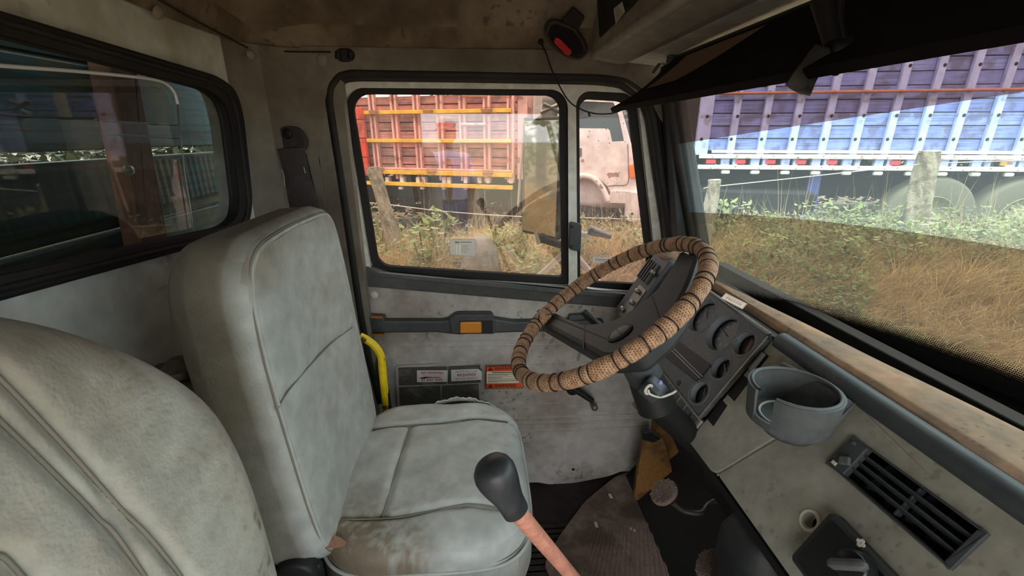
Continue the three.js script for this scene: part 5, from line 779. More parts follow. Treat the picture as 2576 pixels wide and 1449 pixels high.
  part(red, 'windscreen', RT.put(sheet((u, v) => { const a = RT.hit(1563, 268), b = RT.hit(1600, 392); return V3(lerp(b.x, a.x, v), lerp(b.y, a.y, v), lerp(-0.05, -1.8, u)); }, 4, 4, 0.02)), PR.glassDark);
  { const p = cf([[1582, 414], [1605, 412], [1606, 446], [1584, 448]]); part(red, 'turn_signal', RT.put(ext(rounded(p, 0.015), 0.05, 0.01).translate(0, 0, 0)), plain([224, 116, 40], 0.3), { label: 'amber turn signal' }); }
  part(red, 'badge', RT.put(ext(rounded(cf([[1448, 372], [1464, 372], [1464, 394], [1448, 394]]), 0.01), 0.012, 0.003)), plain([96, 84, 88], 0.5));
  part(red, 'door_gap', RT.put(tube(cf([[1579, 362], [1581, 420], [1578, 462], [1545, 466], [1530, 468]]).map((p) => V3(p.x, p.y, 0.003)), 0.006, 40, 5)), plain([130, 108, 104], 0.8));
  part(red, 'wheel_arch', RT.put(tube(cf([[1446, 446], [1472, 442], [1496, 450], [1516, 474], [1530, 505]]).map((p) => V3(p.x, p.y, 0.02)), 0.035, 30, 8)), PR.white);
  part(red, 'step_box', RT.put(ext(rounded(cf([[1540, 478], [1578, 478], [1578, 512], [1524, 510]]), 0.02), 0.1, 0.01).translate(0, 0, -0.06)), PR.white);
  part(red, 'bumper_end', RT.put(join([rod(V3(...cf([[1600, 482]])[0].toArray(), 0.02), V3(...cf([[1590, 552]])[0].toArray(), 0.02), 0.11, 0.09, 20)])), PR.white);
  part(red, 'bumper', RT.put(rbox(0.16, 0.24, 1.8, 0.04).translate(cB + 0.02, low - 0.42, -0.9)), PR.white);
}
// ------------------------------------------------------------------ blue stake trailer seen through the windscreen
const blueTurn = -0.2, blO = onZ(1765, 415, -5.5);
const blue = thing('blue_stake_trailer', 'faded blue stake-sided trailer with white lower rails and rusty pipes', 'trailer', V3(blO.x, -1.5, blO.z), undefined, blueTurn);
{
  const B = new Frame(blO.clone(), V3(Math.cos(blueTurn), 0, -Math.sin(blueTurn)), V3(0, 1, 0));
  const pb = [0, 1, 2, 3].map((i) => paint([[126, 140, 200], [118, 132, 194], [130, 144, 204], [116, 128, 190]][i], [100, 104, 142], { grain: 0.45, tile: 0.8, lo: 0.5, hi: 0.66, rough: 0.75, ox: i * 77 })), ps = paint([166, 178, 224], [136, 140, 164], { rough: 0.6 }), pw = paint([236, 234, 226], [170, 140, 110], { rough: 0.5, lo: 0.64, hi: 0.68 }), pr = paint([170, 110, 88], [120, 80, 64], { rough: 0.8 });
  const low = B.hit(1765, 384).y + 0.02, ub = 6.0, hB = 0.145, n = 14, ua = -0.05, pipes = [];
  for (let i = 0; i < n; i++) part(blue, 'board', B.put(rbox(ub - ua, hB - 0.01, 0.035, 0.004).translate((ua + ub) / 2, low + (i + 0.5) * hB, -0.07 + 0.006 * ((i * 5) % 3))), pb[i % 4]);
  part(blue, 'body_core', B.put(new THREE.BoxGeometry(ub - ua, n * hB - 0.02, 2.2).translate((ua + ub) / 2, low + n * hB / 2, -1.25)), PR.dark);
  const xs = [[1752, 370], [1846, 330], [1926, 330], [2006, 330], [2090, 330], [2172, 330], [2256, 300], [2336, 300], [2420, 300], [2504, 300], [2590, 300]];
  const step = (B.hit(2504, 300).x - B.hit(1846, 330).x) / 8, us = [...Array(12).keys()].map((i) => B.hit(1846, 330).x + (i - 1) * step);
  us.forEach((u, i) => { const hh = n * hB + 0.1, p = part(blue, 'stake', B.put(join([rbox(i === 0 ? 0.16 : 0.085, hh, 0.05, 0.01).translate(u, low + hh / 2 - 0.05, -0.02)])), ps); for (let k = 0; k < 8; k++) part(p, 'bolt', B.put(new THREE.SphereGeometry(0.019, 8, 6).scale(1, 1, 0.5).translate(u + (k % 2 ? 0.016 : -0.016), low + 0.14 + k * 0.26, 0.006)), PR.dark); });
  for (const [y, x] of [[235, 1900], [95, 2450]]) { const q = B.hit(x, y); part(blue, 'rusty_pipe', B.put(rod(V3(0.1, q.y, 0.03), V3(ub, q.y + 0.02, 0.03), 0.016, 0.016, 10)), pr); }
  part(blue, 'upper_rail', B.put(rbox(ub - ua, 0.06, 0.06, 0.008).translate((ua + ub) / 2, low + n * hB + 0.06, -0.01)), ps);
  part(blue, 'floor_rail', B.put(rbox(ub, 0.035, 0.05, 0.006).translate(ub / 2 + 0.1, low - 0.005, 0.0)), pw);
  for (const y of [384, 411]) { const q = B.hit(1765, y).y - 0.02, r = part(blue, 'white_rail', B.put(rbox(ub - ua, 0.052, 0.045, 0.006).translate((ua + ub) / 2, q - 0.02, 0.03)), pw); for (let i = 0; i < 26; i++) part(r, 'bolt', B.put(new THREE.SphereGeometry(0.009, 6, 5).translate(0.1 + i * 0.235 + 0.05 * (i % 3), q - 0.02 + (i % 2 ? 0.008 : -0.01), 0.052)), pr); }
  const ym = (B.hit(1765, 384).y + B.hit(1765, 411).y) / 2 - 0.04;
  us.slice(1).forEach((u, i) => { part(blue, 'crossbeam_end', B.put(rbox(0.1, 0.11, 0.05, 0.006).translate(u - 0.05, ym, 0.0)), ps); part(blue, 'crossbeam_end', B.put(rbox(0.06, 0.11, 0.05, 0.006).translate(u + 0.07, ym, -0.01)), ps); part(blue, 'hanger_clip', B.put(rbox(0.11, 0.05, 0.05, 0.02).translate(u - 0.03, ym - 0.125, 0.01)), pw); if (i < 5 || i === 6) part(blue, 'side_marker', B.put(rbox(0.12, 0.055, 0.03, 0.012).translate(u - 0.22, ym, 0.01)), plain(i === 7 ? [230, 140, 30] : [214, 60, 66], 0.35)); });
  part(blue, 'side_marker', B.put(rbox(0.13, 0.05, 0.03, 0.012).translate(B.hit(2532, 403).x, ym, 0.01)), plain([236, 150, 36], 0.35), { label: 'amber side marker' });
  part(blue, 'chassis', B.put(rbox(ub - 0.3, 0.3, 0.8, 0.02).translate(ub / 2, ym - 0.35, -1.2)), PR.dark);
  { const p = B.px([[2046, 440], [2072, 430], [2050, 560], [2010, 560]], -0.1); part(blue, 'support_leg', B.put(ext(rounded(p, 0.02), 0.08, 0.01).translate(0, 0, -0.2)), plain([74, 84, 140], 0.7)); }
  for (const x of [2335, 2570]) { const q = B.hit(x, 545), r = 0.52, c = B.pt(q.x, -1.5 + r - B.o.y, -0.1), t = part(blue, 'tyre', along(lathe([[r * 0.54, -0.13], [r * 0.9, -0.14], [r * 0.98, -0.1], [r, -0.05], [r, 0.05], [r * 0.98, 0.1], [r * 0.9, 0.14], [r * 0.54, 0.12]], 48), c, B.w), plain([104, 100, 84], 0.9)); part(t, 'wheel_rim', along(lathe([[0, 0.1], [0.1, 0.1], [0.12, 0.04], [0.2, 0.02], [0.25, 0.06], [0.275, 0.13], [0.285, 0.12]], 36), c, B.w), plain([150, 146, 118], 0.7)); }
}
// ------------------------------------------------------------------ cargo body right behind the cab
const cargo = thing('cargo_body', 'dark teal board wall with a rusty steel post close behind the rear window', 'truck body', V3(-1.0, -1.3, -0.4));
{
  const C = new Frame(V3(-0.89, 0, 0), V3(0, 0, -1), V3(0, 1, 0)), tm = [0, 1, 2].map((i) => paint([[50, 80, 82], [44, 72, 74], [54, 76, 72]][i], [80, 82, 66], { grain: 0.6, tile: 0.7, lo: 0.48, hi: 0.6, rough: 0.7, ox: i * 120 }));
  const y = (px, q) => C.hit(px, q).y, gap = y(200, 392), hs = [];
  for (let i = 0; i < 5; i++) hs.push([gap + 0.011 + i * 0.19, gap + 0.011 + (i + 1) * 0.19 - 0.006]);
  for (let i = 0; i < 5; i++) hs.push([gap - 0.011 - (i + 1) * 0.17 + 0.006, gap - 0.011 - i * 0.17]);
  hs.forEach(([a, b], i) => part(cargo, 'board', C.put(rbox(2.6, b - a, 0.04, 0.004).translate(0.55, (a + b) / 2, -0.02 - 0.004 * (i % 3))), tm[i % 3]));
  part(cargo, 'corrugated_strip', C.put(surface((u, v) => V3(lerp(-0.4, 1.84, u), lerp(gap - 0.14, gap - 0.02, v), 0.0025 + 0.0012 * Math.sin(u * 520)), 500, 1)), tm[1]);
  const q = C.px([[232, 120], [305, 120], [372, 470], [412, 700], [345, 700]], 0.02); part(cargo, 'steel_post', C.put(ext(rounded(q, 0.004), 0.05, 0.006).translate(0, 0, 0.0)), worn([112, 76, 58], [76, 54, 43], { tile: 0.3, amount: 0.9, rough: 0.85 }), { label: 'rust-brown steel post' });
  { const p = C.hit(332, 428, 0.06); part(cargo, 'bolt', C.put(along(lathe([[0, 0.012], [0.01, 0.01], [0.014, 0]], 10), V3(p.x, p.y, 0.05), V3(0, 0, 1))), M.steel); }
  for (const [yy, x0, x1] of [[305, 255, 440], [338, 262, 440], [285, -40, 60], [318, -40, 70]]) { const a = C.hit(x0, yy, 0.05), b = C.hit(x1, yy + 10, 0.05); part(cargo, 'strap', C.put(bar(V3(a.x, a.y, 0.058), V3(b.x, b.y, 0.058), 0.004, 0.014, V3(0, 0, 1), 0.001)), plain([92, 92, 82], 0.8)); }
  part(cargo, 'bed_floor', C.put(rbox(2.5, 0.1, 3.4, 0.01).translate(0.5, -1.1, -1.76)), PR.dark);
}
// ------------------------------------------------------------------ the cab's own door mirror
const mir = thing('door_mirror', 'tall rectangular door mirror on pinkish white tube brackets outside the driver window', 'mirror', onZ(1400, 680, -1.78));
{
  const a = onZ(1312, 296, -1.98), b = onZ(1412, 290, -1.8), c = onZ(1412, 612, -1.8), d = onZ(1300, 580, -1.98); c.x = b.x; d.x = a.x; c.y = d.y = (c.y + d.y) / 2; b.y = a.y = (a.y + b.y) / 2;
  const u = b.clone().sub(a), w = u.length(), Fm = new Frame(a.clone().add(c).multiplyScalar(0.5), u, V3(0, 1, 0)), h = a.y - c.y;
  part(mir, 'mirror_housing', Fm.put(rbox(w, h, 0.03, 0.01).translate(0, 0, -0.018)), plain([40, 40, 38], 0.6));
  part(mir, 'mirror_glass', Fm.put(rbox(w - 0.02, h - 0.03, 0.003, 0.001).translate(0, 0, -0.001)), new THREE.MeshPhysicalMaterial({ color: new THREE.Color(0.62, 0.64, 0.6), metalness: 1, roughness: 0.04 }));
  const P = (x, y, z = -1.78) => onZ(x, y, z);
  part(mir, 'bracket_tube', rod(P(1322, 726), P(1416, 640), 0.013), PR.white); part(mir, 'bracket_tube', rod(P(1448, 640), P(1516, 722), 0.012), PR.white);
  part(mir, 'bracket_tube', rod(P(1354, 226, -1.9), P(1352, 298, -1.9), 0.018), PR.white); part(mir, 'housing_edge', rod(P(1318, 300, -1.97), P(1304, 520, -1.97), 0.006), PR.white);
  part(mir, 'clamp', [rod(P(1352, 598), P(1424, 620), 0.016), along(lathe([[0, 0.02], [0.02, 0.02], [0.022, -0.02], [0, -0.02]], 14), P(1360, 600), V3(1, 0.2, 0))], M.rubber);
  part(mir, 'upper_arm', [rod(P(1360, 284), P(1408, 262), 0.008), rod(P(1366, 262), P(1408, 282), 0.008)], M.steel);
  part(mir, 'convex_lamp', along(lathe([[0, 0.1], [0.012, 0.1], [0.02, 0.02], [0.022, 0], [0, 0]], 16), P(1480, 578), V3(0.9, -0.25, 0.1)), M.steel);
  part(mir, 'lamp_joint', [new THREE.SphereGeometry(0.016, 14, 10).translate(...P(1476, 592).toArray()), rod(P(1476, 592), P(1440, 580), 0.01)], M.white);
}
// sticker on the main pane and one on the vent pane
{
  const lab = (q, n, label, draw, w, h) => { const c = D.px(q, -0.036), s = surface((u, v) => { const a = c[3].clone().lerp(c[2], u), b = c[0].clone().lerp(c[1], u), p = a.lerp(b, v); return D.pt(p.x, p.y, -0.0372); }, 1, 1); part(door, n, s, print(w, h, draw, { transparent: true, transmission: 0.55, roughness: 0.9, thickness: 0 }), { keep: true, label }); };
  lab([[1131, 602], [1198, 602], [1198, 645], [1131, 643]], 'sticker', 'pale translucent sticker on the main pane', (g, w, h) => { g.fillStyle = 'rgba(205,214,214,0.86)'; g.beginPath(); g.roundRect(2, 2, w - 4, h - 4, 22); g.fill(); g.strokeStyle = '#9aa6a8'; g.lineWidth = 4; g.stroke(); g.fillStyle = '#6f777a'; g.fillRect(50, 24, 40, 16); g.fillRect(100, 26, 110, 8); for (let i = 0; i < 6; i++) g.fillRect(110, 60 + i * 15, 90 - (i * 29) % 40, 3); g.fillStyle = 'rgba(235,240,240,0.9)'; g.fillRect(66, 56, 6, 100); g.fillRect(96, 56, 6, 100); }, 256, 176);
  lab([[1492, 646], [1586, 652], [1584, 666], [1491, 660]], 'sticker', 'pale strip sticker on the vent pane', (g, w, h) => { g.fillStyle = 'rgba(206,216,220,0.92)'; g.fillRect(0, 0, w, h); g.fillStyle = '#7d868c'; g.fillRect(16, 16, 200, 8); g.fillRect(16, 32, 150, 6); }, 256, 52);
}
// ------------------------------------------------------------------ fence
const bark = worn([150, 140, 120], [106, 96, 80], { tile: 0.25, amount: 0.9, lo: 0.38, hi: 0.66, rough: 0.95, bump: bumps.rough, bs: 0.006 });
function postOf(label, pts, r0, r1, top = 0) {
  const b = pts[pts.length - 1], t = thing('fence_post', label, 'fence post', b.clone().setY(gY(b.x, b.z)));
  const cv = new THREE.CatmullRomCurve3(pts), g = surface((u, v) => { const c = cv.getPoint(v), a = u * 2 * Math.PI, k = lerp(r0, r1, v) * (1 + 0.13 * Math.sin(3 * a + v * 7) + 0.07 * Math.sin(7 * a + v * 19)); return c.add(V3(Math.cos(a) * k, 0, Math.sin(a) * k)); }, 28, 30, true);
  part(t, 'log', g, bark); part(t, 'cut_end', (() => { const c = pts[0]; return new THREE.CircleGeometry(r0 * 1.02, 18).rotateX(-Math.PI / 2).rotateZ(0.15).translate(c.x, c.y - 0.002, c.z); })(), worn([176, 158, 130], [130, 110, 86], { tile: 0.1 }));
  return t;
}
const FZ = -3.7;
const gp = (px, py, z = FZ) => onZ(px, py, z);
const down = (p) => V3(p.x, gY(p.x, p.z) - 0.1, p.z);
postOf('crooked leaning grey fence post in front of the red lorry', [gp(938, 420), gp(952, 470), gp(972, 540), gp(988, 592), down(gp(996, 640))], 0.05, 0.06);
postOf('short pale split fence post beside the windscreen pillar', [gp(1797, 452), gp(1788, 520), gp(1776, 590), down(gp(1768, 640))], 0.05, 0.06);
postOf('thick grey fence post in front of the trailer wheel', [gp(2338, 380), gp(2326, 450), gp(2300, 560), down(gp(2276, 640))], 0.075, 0.10);
postOf('fence post out beyond the right edge of the windscreen', [gp(2760, 380), gp(2750, 520), down(gp(2740, 640))], 0.06, 0.07);
const wireM = plain([196, 192, 180], 0.5, { metalness: 0.3 });
const wires = (label, pts) => solo('barbed_wire', label, 'wire', tube(pts, 0.0045, 60, 5), wireM);
wires('slack strand of fence wire in front of the red lorry', [gp(780, 500), gp(950, 512), gp(1120, 532), gp(1310, 545), gp(1480, 548), gp(1620, 552), gp(1772, 548)]);
wires('upper strand of fence wire rising across the windscreen', [gp(1770, 474), gp(1790, 470), gp(2000, 448), gp(2200, 426), gp(2335, 412), gp(2560, 404), gp(2760, 396)]);
// tall thin green stalk with seed head between the posts is part of the grass

// ------------------------------------------------------------------ grass, weeds
const blade = (n, h, spread, w, curl) => { // tuft of bent blades
  const p = [], ix = [];
  for (let i = 0; i < n; i++) { const a = rnd() * 6.283, r = rnd() * 0.05, L = h * rr(0.5, 1), o = rr(0.3, 1) * spread, sx = Math.cos(a), sz = Math.sin(a), x0 = sx * r, z0 = sz * r, bx = -sz * w, bz = sx * w, k = p.length / 3; for (let s = 0; s <= 3; s++) { const t = s / 3, y = L * (t - curl * t * t), d = o * L * t * t, ww = 1 - t * 0.9; p.push(x0 + sx * d + bx * ww, y, z0 + sz * d + bz * ww, x0 + sx * d - bx * ww, y, z0 + sz * d - bz * ww); } for (let s = 0; s < 3; s++) { const q = k + s * 2; ix.push(q, q + 1, q + 2, q + 1, q + 3, q + 2); } }
  const g = new THREE.BufferGeometry(); g.setAttribute('position', new THREE.Float32BufferAttribute(p, 3)); g.setIndex(ix); g.computeVertexNormals(); return g;
};
const leafG = (n, h, size, spreadR) => { // leafy stems
  const p = [], ix = [];
  for (let i = 0; i < n; i++) { const a = rnd() * 6.283, r = spreadR * Math.sqrt(rnd()), y = h * rr(0.15, 1), c = V3(Math.cos(a) * r * (0.4 + y / h * 0.6), y, Math.sin(a) * r * (0.4 + y / h * 0.6)), d = V3(rr(-1, 1), rr(-0.35, 0.5), rr(-1, 1)).normalize(), s = V3(0, 1, 0).cross(d).normalize(), L = size * rr(0.6, 1.2), k = p.length / 3, up = s.clone().cross(d).multiplyScalar(-0.12 * L); for (const [t, w] of [[0, 0], [0.35, 0.3], [0.35, -0.3], [0.7, 0.22], [0.7, -0.22], [1, 0]]) { const q = c.clone().addScaledVector(d, t * L).addScaledVector(s, w * L).addScaledVector(up, t * t * 2 - Math.abs(w)); p.push(q.x, q.y, q.z); } ix.push(k, k + 1, k + 2, k + 1, k + 3, k + 2, k + 2, k + 3, k + 4, k + 3, k + 5, k + 4); }
  const g = new THREE.BufferGeometry(); g.setAttribute('position', new THREE.Float32BufferAttribute(p, 3)); g.setIndex(ix); g.computeVertexNormals(); return g;
};
const leafy = (c) => new THREE.MeshPhysicalMaterial({ color: hex(c), roughness: 0.95, transmission: 0.35, thickness: 0, side: THREE.DoubleSide });
function scatter(name, label, geo, mat, n, place, c0, c1) {
  const m = new THREE.InstancedMesh(geo, mat, n), q = new THREE.Matrix4(), e = new THREE.Euler(), c = new THREE.Color(); m.name = numbered(name); m.userData = { label, kind: 'stuff' }; m.castShadow = m.receiveShadow = true;
  for (let i = 0; i < n; i++) { const [x, z, s] = place(i); e.set(rr(-0.2, 0.2), rnd() * 6.283, rr(-0.2, 0.2)); q.makeRotationFromEuler(e); q.scale(V3(s, s * rr(0.8, 1.2), s)); q.setPosition(x, gY(x, z) - 0.01, z); m.setMatrixAt(i, q); c.setRGB(...mix3(c0, c1, rnd()).map((v) => v / 255), THREE.SRGBColorSpace); m.setColorAt(i, c); }
  scene.add(m); return m;
}
const clump = (x, z) => 0.5 + 0.5 * Math.sin(x * 1.9 + 1.3 * Math.sin(z * 1.4)) * Math.sin(z * 1.6 + x * 0.7);
const white = new THREE.Color(1, 1, 1), strawM = new THREE.MeshPhysicalMaterial({ color: white, roughness: 0.95, transmission: 0.3, thickness: 0, side: THREE.DoubleSide });
const fieldAt = () => { for (;;) { const z = rr(-4.9, -1.68), x = rr(-7, 13); if (x < -2 && z > -4.2 && rnd() < 0.6) return [x, Math.min(z, -1.9)]; if (x > z * 2.6 * -1 + 1.5 || x < z * 1.1 - 0.6) continue; return [x, z]; } };
scatter('grass', 'dry straw-coloured grass covering the bank beside the cab', blade(22, 0.42, 0.8, 0.0026, 0.35), strawM, 20000, () => { const [x, z] = fieldAt(); return [x, z, rr(0.7, 1.3)]; }, [216, 190, 136], [176, 144, 94]);
scatter('grass', 'reddish brown matted dry grass low on the bank', blade(22, 0.26, 1.5, 0.0024, 0.6), strawM, 15000, () => { const [x, z] = fieldAt(); return [x, z, rr(0.7, 1.4)]; }, [188, 156, 110], [146, 114, 76]);
scatter('weeds', 'green leafy weeds growing among the dry grass', leafG(40, 0.32, 0.04, 0.14), strawM, 2600, () => { for (;;) { const [x, z] = fieldAt(); if (rnd() < 0.06 + 0.94 * sst(0.45, 0.8, clump(x, z) + (x > 1.3 ? 0.22 : -0.12)) * sst(-2.0, -2.7, z)) return [x, z, rr(0.6, 1.3)]; } }, [112, 124, 62], [74, 92, 44]);
scatter('grass_stalks', 'tall pale seed stalks standing above the grass', blade(5, 0.85, 0.28, 0.003, 0.1), strawM, 500, () => { for (;;) { const [x, z] = fieldAt(); if (z < -3) return [x, z, rr(0.6, 1.15)]; } }, [188, 168, 120], [140, 120, 76]);
// weed plants tall enough to be told apart
function weedPlant(px, py, z, h, label) {
  const c = onZ(px, py, z), b = V3(c.x, gY(c.x, c.z), c.z), t = thing('weed_plant', label, 'weed', b, 'tall leafy weeds along the fence'), H = Math.max(0.3, c.y - b.y);
  for (let i = 0; i < 3; i++) { const a = i * 2.1 + px, d = V3(Math.cos(a) * 0.09, H * rr(0.75, 1), Math.sin(a) * 0.09); part(t, 'stem', tube([b.clone(), b.clone().addScaledVector(d, 0.5).add(V3(0, 0.03, 0)), b.clone().add(d)], 0.006, 10, 5), leafy([120, 126, 74])); }
  part(t, 'foliage', leafG(90, H, 0.075, 0.15).translate(b.x, b.y, b.z), leafy([130, 142, 78]));
}
weedPlant(945, 528, -3.9, 0.5, 'leafy weed at the foot of the crooked fence post');
weedPlant(1100, 520, -3.6, 0.6, 'leafy weed in front of the lorry\'s dark flap');
weedPlant(1062, 566, -3.2, 0.5, 'low leafy weed left of the pale window sticker');
weedPlant(1250, 565, -3.7, 0.5, 'leafy weed left of the door mirror');
weedPlant(1830, 500, -3.8, 0.5, 'leafy weed right of the short pale post');
weedPlant(2120, 522, -4.1, 0.5, 'leafy weed in front of the trailer\'s support leg');
weedPlant(2400, 560, -3.6, 0.5, 'leafy weed beside the thick fence post');
// rock in the grass
const rock = solo('rock', 'pale grey boulder half hidden in the grass below the weeds', 'rock', (() => { const g = mergeVertices(new THREE.IcosahedronGeometry(0.2, 12).deleteAttribute('uv').deleteAttribute('normal')), p = g.attributes.position, v = V3(); for (let i = 0; i < p.count; i++) { v.fromBufferAttribute(p, i); const k = 1 + 0.12 * Math.sin(v.x * 13 + 1) * Math.sin(v.y * 11) + 0.08 * Math.sin(v.z * 23 + v.x * 9); v.multiplyScalar(k); p.setXYZ(i, v.x * 0.8, v.y * 1.5, v.z); } g.computeVertexNormals(); const c = onZ(1200, 640, -3.1); return g.translate(c.x, gY(c.x, c.z) + 0.14, c.z); })(), worn([120, 112, 100], [86, 76, 62], { tile: 0.3, amount: 0.9, rough: 0.9, bump: bumps.rough, bs: 0.006 }));
scatter('hedge', 'dense dark undergrowth along the far side of the road', leafG(120, 1.7, 0.2, 0.6), strawM, 420, () => [rr(-14, 18), rr(-9.2, -8.0), rr(0.8, 1.25)], [62, 76, 42], [38, 50, 30]);
scatter('weeds', 'green leafy weeds along the crest of the bank', leafG(46, 0.42, 0.06, 0.12), strawM, 620, () => { const x = rnd() < 0.25 ? rr(-4, 1.5) : rr(1.5, 10); return [x, rr(-4.2, -3.2), rr(0.5, 1.1)]; }, [150, 152, 92], [104, 112, 60]);
// ------------------------------------------------------------------ trees behind the road
function tree(x, z, h, r, label, c) {
  const y0 = gY(x, z), t = thing('tree', label, 'tree', V3(x, y0, z), 'trees along the far side of the road');
  part(t, 'trunk', tube([V3(x, y0 - 0.1, z), V3(x + 0.1, y0 + h * 0.3, z), V3(x - 0.05, y0 + h * 0.6, z), V3(x, y0 + h * 0.9, z)], 0.13, 16, 8), bark);
  for (let i = 0; i < 4; i++) { const a = i * 1.7 + x; part(t, 'branch', tube([V3(x, y0 + h * (0.35 + i * 0.1), z), V3(x + Math.cos(a) * r * 0.4, y0 + h * (0.5 + i * 0.1), z + Math.sin(a) * r * 0.4), V3(x + Math.cos(a) * r * 0.8, y0 + h * (0.58 + i * 0.1), z + Math.sin(a) * r * 0.8)], 0.045, 10, 6), bark); }
  const n = 2600, p = [], ix = [];
  for (let i = 0; i < n; i++) { const th = rnd() * 6.283, ph = Math.acos(rr(-1, 1)), k = Math.cbrt(rr(0.15, 1)) * (1 + 0.2 * Math.sin(th * 3 + ph * 4)), cx = x + Math.sin(ph) * Math.cos(th) * r * k, cy = y0 + h * 0.55 + Math.cos(ph) * h * 0.47 * k, cz = z + Math.sin(ph) * Math.sin(th) * r * k, d = V3(rr(-1, 1), rr(-0.8, 0.3), rr(-1, 1)).normalize(), s = d.clone().cross(V3(rr(-1, 1), 1, rr(-1, 1))).normalize(), L = rr(0.12, 0.22), q = p.length / 3; p.push(cx, cy, cz, cx + d.x * L * 0.5 + s.x * L * 0.3, cy + d.y * L * 0.5 + s.y * L * 0.3, cz + d.z * L * 0.5 + s.z * L * 0.3, cx + d.x * L * 0.5 - s.x * L * 0.3, cy + d.y * L * 0.5 - s.y * L * 0.3, cz + d.z * L * 0.5 - s.z * L * 0.3, cx + d.x * L, cy + d.y * L, cz + d.z * L); ix.push(q, q + 1, q + 2, q + 1, q + 3, q + 2); }
  const g = new THREE.BufferGeometry(); g.setAttribute('position', new THREE.Float32BufferAttribute(p, 3)); g.setIndex(ix); g.computeVertexNormals(); part(t, 'foliage', g, leafy(c));
}
tree(-8.5, -3.0, 3.8, 1.5, 'bright green bushy tree standing behind the truck, seen in the door mirror', [124, 142, 70]);
tree(6.2, -10.5, 5.2, 2.2, 'dark green tree showing above the blue trailer', [70, 88, 48]);
tree(12.2, -9.5, 5.6, 2.3, 'dark green tree behind the far end of the blue trailer', [66, 84, 46]);
tree(1.2, -11.0, 4.6, 2.0, 'dark green tree behind the cab of the red lorry', [76, 92, 52]);

// ------------------------------------------------------------------ the man who stands outside the open door and looks in; the driver's window mirrors him
function blob(caps, cell, k = 0.03) { // joined tapered capsules [a, b, ra, rb] as one surface
  const lo = V3(9, 9, 9), hi = V3(-9, -9, -9);
  for (const [a, b, ra, rb] of caps) for (const [p, r] of [[a, ra], [b, rb]]) { lo.min(p.clone().addScalar(-r)); hi.max(p.clone().addScalar(r)); }
  const c = lo.clone().add(hi).multiplyScalar(0.5), half = Math.max(hi.x - lo.x, hi.y - lo.y, hi.z - lo.z) / 2 + 4 * cell, n = Math.ceil(2 * half / cell), mc = new MarchingCubes(n, undefined, false, false, 400000);
  mc.isolation = 0; const d = V3(), pa = V3();
  for (let z = 0; z < n; z++) for (let y = 0; y < n; y++) for (let x = 0; x < n; x++) {
    const px = c.x + (x / n * 2 - 1) * half, py = c.y + (y / n * 2 - 1) * half, pz = c.z + (z / n * 2 - 1) * half; let m = 0, best = 1e9;
    for (const [a, b, ra, rb] of caps) { const dx = b.x - a.x, dy = b.y - a.y, dz = b.z - a.z, L = dx * dx + dy * dy + dz * dz || 1e-9, t = clamp(((px - a.x) * dx + (py - a.y) * dy + (pz - a.z) * dz) / L, 0, 1), q = Math.hypot(px - a.x - t * dx, py - a.y - t * dy, pz - a.z - t * dz) - (ra + (rb - ra) * t); if (q < best + 0.25) { m += Math.exp(-q / k); best = Math.min(best, q); } }
    mc.field[z * n * n + y * n + x] = m > 0 ? k * Math.log(m) : -best;
  }
  mc.update();
  const N2 = mc.count, p = mc.positionArray.slice(0, N2 * 3), nn = mc.normalArray.slice(0, N2 * 3), g = new THREE.BufferGeometry();
  for (let i = 0; i < N2; i++) { p[i * 3] = c.x + p[i * 3] * half; p[i * 3 + 1] = c.y + p[i * 3 + 1] * half; p[i * 3 + 2] = c.z + p[i * 3 + 2] * half; }
  g.setAttribute('position', new THREE.BufferAttribute(p, 3)); g.setAttribute('normal', new THREE.BufferAttribute(nn, 3)); return g;
}
const man = thing('person', 'man in white and red cap, lilac shirt and blue trousers mirrored in the window', 'person', V3(-0.31, -1.6, 1.72));
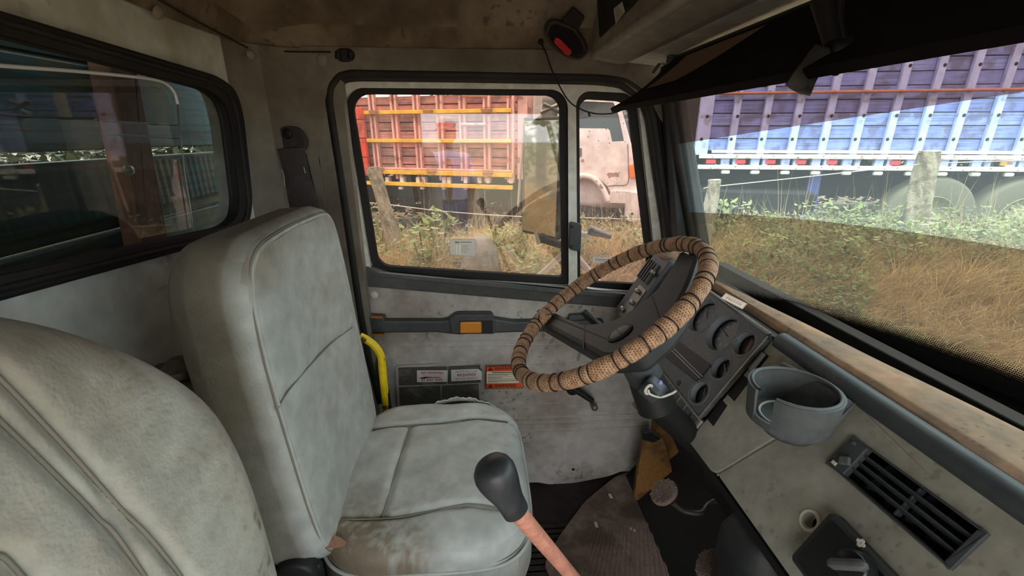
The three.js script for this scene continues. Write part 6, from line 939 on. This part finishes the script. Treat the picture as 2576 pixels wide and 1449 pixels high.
{
  const X = -0.31, Z = 1.7, H0 = V3(X, 0.03, Z - 0.02), skin = plain([150, 106, 80], 0.6), shirt = plain([206, 204, 236], 0.85), jeans = plain([52, 82, 158], 0.85);
  const sh = [V3(X + 0.17, -0.24, Z), V3(X - 0.17, -0.24, Z)], el = [V3(X + 0.24, -0.5, Z + 0.03), V3(X - 0.24, -0.5, Z + 0.03)], wr = [V3(X + 0.22, -0.72, Z - 0.06), V3(X - 0.22, -0.72, Z - 0.06)], hipL = [V3(X + 0.09, -0.76, Z + 0.01), V3(X - 0.09, -0.76, Z + 0.01)], kn = [V3(X + 0.1, -1.17, Z - 0.01), V3(X - 0.11, -1.17, Z)], an = [V3(X + 0.1, -1.53, Z + 0.03), V3(X - 0.12, -1.53, Z + 0.03)];
  const caps = [[H0.clone().add(V3(0, 0.03, 0.01)), H0.clone().add(V3(0, -0.06, -0.015)), 0.088, 0.066], [H0.clone().add(V3(0, -0.1, -0.03)), H0.clone().add(V3(0, -0.05, -0.03)), 0.038, 0.055], [H0.clone().add(V3(0, -0.02, -0.08)), H0.clone().add(V3(0, -0.045, -0.098)), 0.012, 0.016], [V3(X, -0.18, Z + 0.01), H0.clone().add(V3(0, -0.06, 0.03)), 0.06, 0.055]];
  for (const s of [1, -1]) caps.push([H0.clone().add(V3(s * 0.08, -0.02, 0.01)), H0.clone().add(V3(s * 0.086, -0.06, 0.01)), 0.014, 0.01]);
  for (const i of [0, 1]) { caps.push([sh[i], el[i], 0.05, 0.042], [el[i], wr[i], 0.042, 0.028], [hipL[i], kn[i], 0.085, 0.06], [kn[i], an[i], 0.055, 0.04]);
    const f = wr[i].clone().sub(el[i]).normalize(), s = f.clone().cross(V3(1, 0, 0)).normalize(), palm = wr[i].clone().addScaledVector(f, 0.05); caps.push([wr[i], palm, 0.026, 0.03]);
    for (let k = 0; k < 4; k++) { const b = palm.clone().addScaledVector(s, (k - 1.5) * 0.02).addScaledVector(f, 0.02), m2 = b.clone().addScaledVector(f, 0.034 + 0.006 * (k % 3)).add(V3(0, 0.006, 0)), e2 = m2.clone().addScaledVector(f, 0.012).add(V3(0, 0.024, 0)); caps.push([b, m2, 0.0095, 0.009], [m2, e2, 0.009, 0.008]); }
    caps.push([wr[i].clone().addScaledVector(s, i ? 0.02 : -0.02), palm.clone().addScaledVector(s, i ? 0.05 : -0.05), 0.014, 0.01]); }
  caps.push([V3(X, -0.3, Z), V3(X, -0.7, Z + 0.01), 0.12, 0.11]);
  part(man, 'body', blob(caps, 0.011, 0.012), skin);
  part(man, 'shirt', blob([[V3(X + 0.1, -0.28, Z), V3(X + 0.07, -0.66, Z + 0.01), 0.105, 0.115], [V3(X - 0.1, -0.28, Z), V3(X - 0.07, -0.66, Z + 0.01), 0.105, 0.115], [V3(X, -0.22, Z), V3(X, -0.28, Z), 0.085, 0.1], ...[0, 1].map((i) => [sh[i], el[i].clone().lerp(sh[i], 0.12), 0.068, 0.058])], 0.016, 0.02), shirt);
  part(man, 'trousers', blob([[V3(X + 0.07, -0.72, Z + 0.01), V3(X - 0.07, -0.72, Z + 0.01), 0.118, 0.118], ...[0, 1].flatMap((i) => [[hipL[i], kn[i], 0.105, 0.08], [kn[i], an[i], 0.08, 0.07]])], 0.016, 0.02), jeans);
  part(man, 'belt', new THREE.TorusGeometry(0.158, 0.018, 8, 36).scale(1.12, 0.8, 1).rotateX(Math.PI / 2).translate(X, -0.655, Z + 0.01), M.belt);
  for (const i of [0, 1]) part(man, 'shoe', softBox(0.1, 0.08, 0.27, 0.045, 0.03, [8, 6, 14]).translate(an[i].x, -1.558, an[i].z - 0.05), M.belt);
  part(man, 'hair', new THREE.SphereGeometry(0.096, 24, 16, 0, Math.PI, 1.1, 1.1).translate(X, 0.045, Z), M.lace);
  const cap = part(man, 'cap', lathe([[0, 0.1], [0.05, 0.094], [0.08, 0.07], [0.097, 0.03], [0.098, 0.0]], 32).translate(X, 0.085, Z - 0.015), plain([236, 232, 228], 0.8));
  part(cap, 'cap_band', lathe([[0.099, 0.0], [0.1, 0.03], [0.0985, 0.031]], 32).translate(X, 0.085, Z - 0.015), plain([206, 52, 56], 0.8));
  part(cap, 'cap_peak', sheet((u, v) => { const a = lerp(-1.15, 1.15, u), r = lerp(0.09, 0.165 - 0.03 * Math.abs(a) ** 2, v); return V3(X + Math.sin(a) * r * 0.98, 0.085 - 0.02 * v - 0.02 * Math.abs(a) * v, Z - 0.015 - Math.cos(a) * r); }, 20, 6, 0.004), plain([206, 52, 56], 0.8));
  for (const s of [1, -1]) { const e = part(man, 'eye', new THREE.SphereGeometry(0.012, 12, 10).translate(X + s * 0.032, 0.04, Z - 0.095), plain([224, 218, 210], 0.3)); part(e, 'iris', new THREE.SphereGeometry(0.006, 10, 8).translate(X + s * 0.032, 0.04, Z - 0.1045), M.lace); }
  part(man, 'mouth', tube([V3(X - 0.024, -0.038, Z - 0.101), V3(X, -0.041, Z - 0.11), V3(X + 0.024, -0.038, Z - 0.101)], 0.004, 12, 6), plain([128, 74, 64], 0.6));
}
renderer.render(scene, camera);
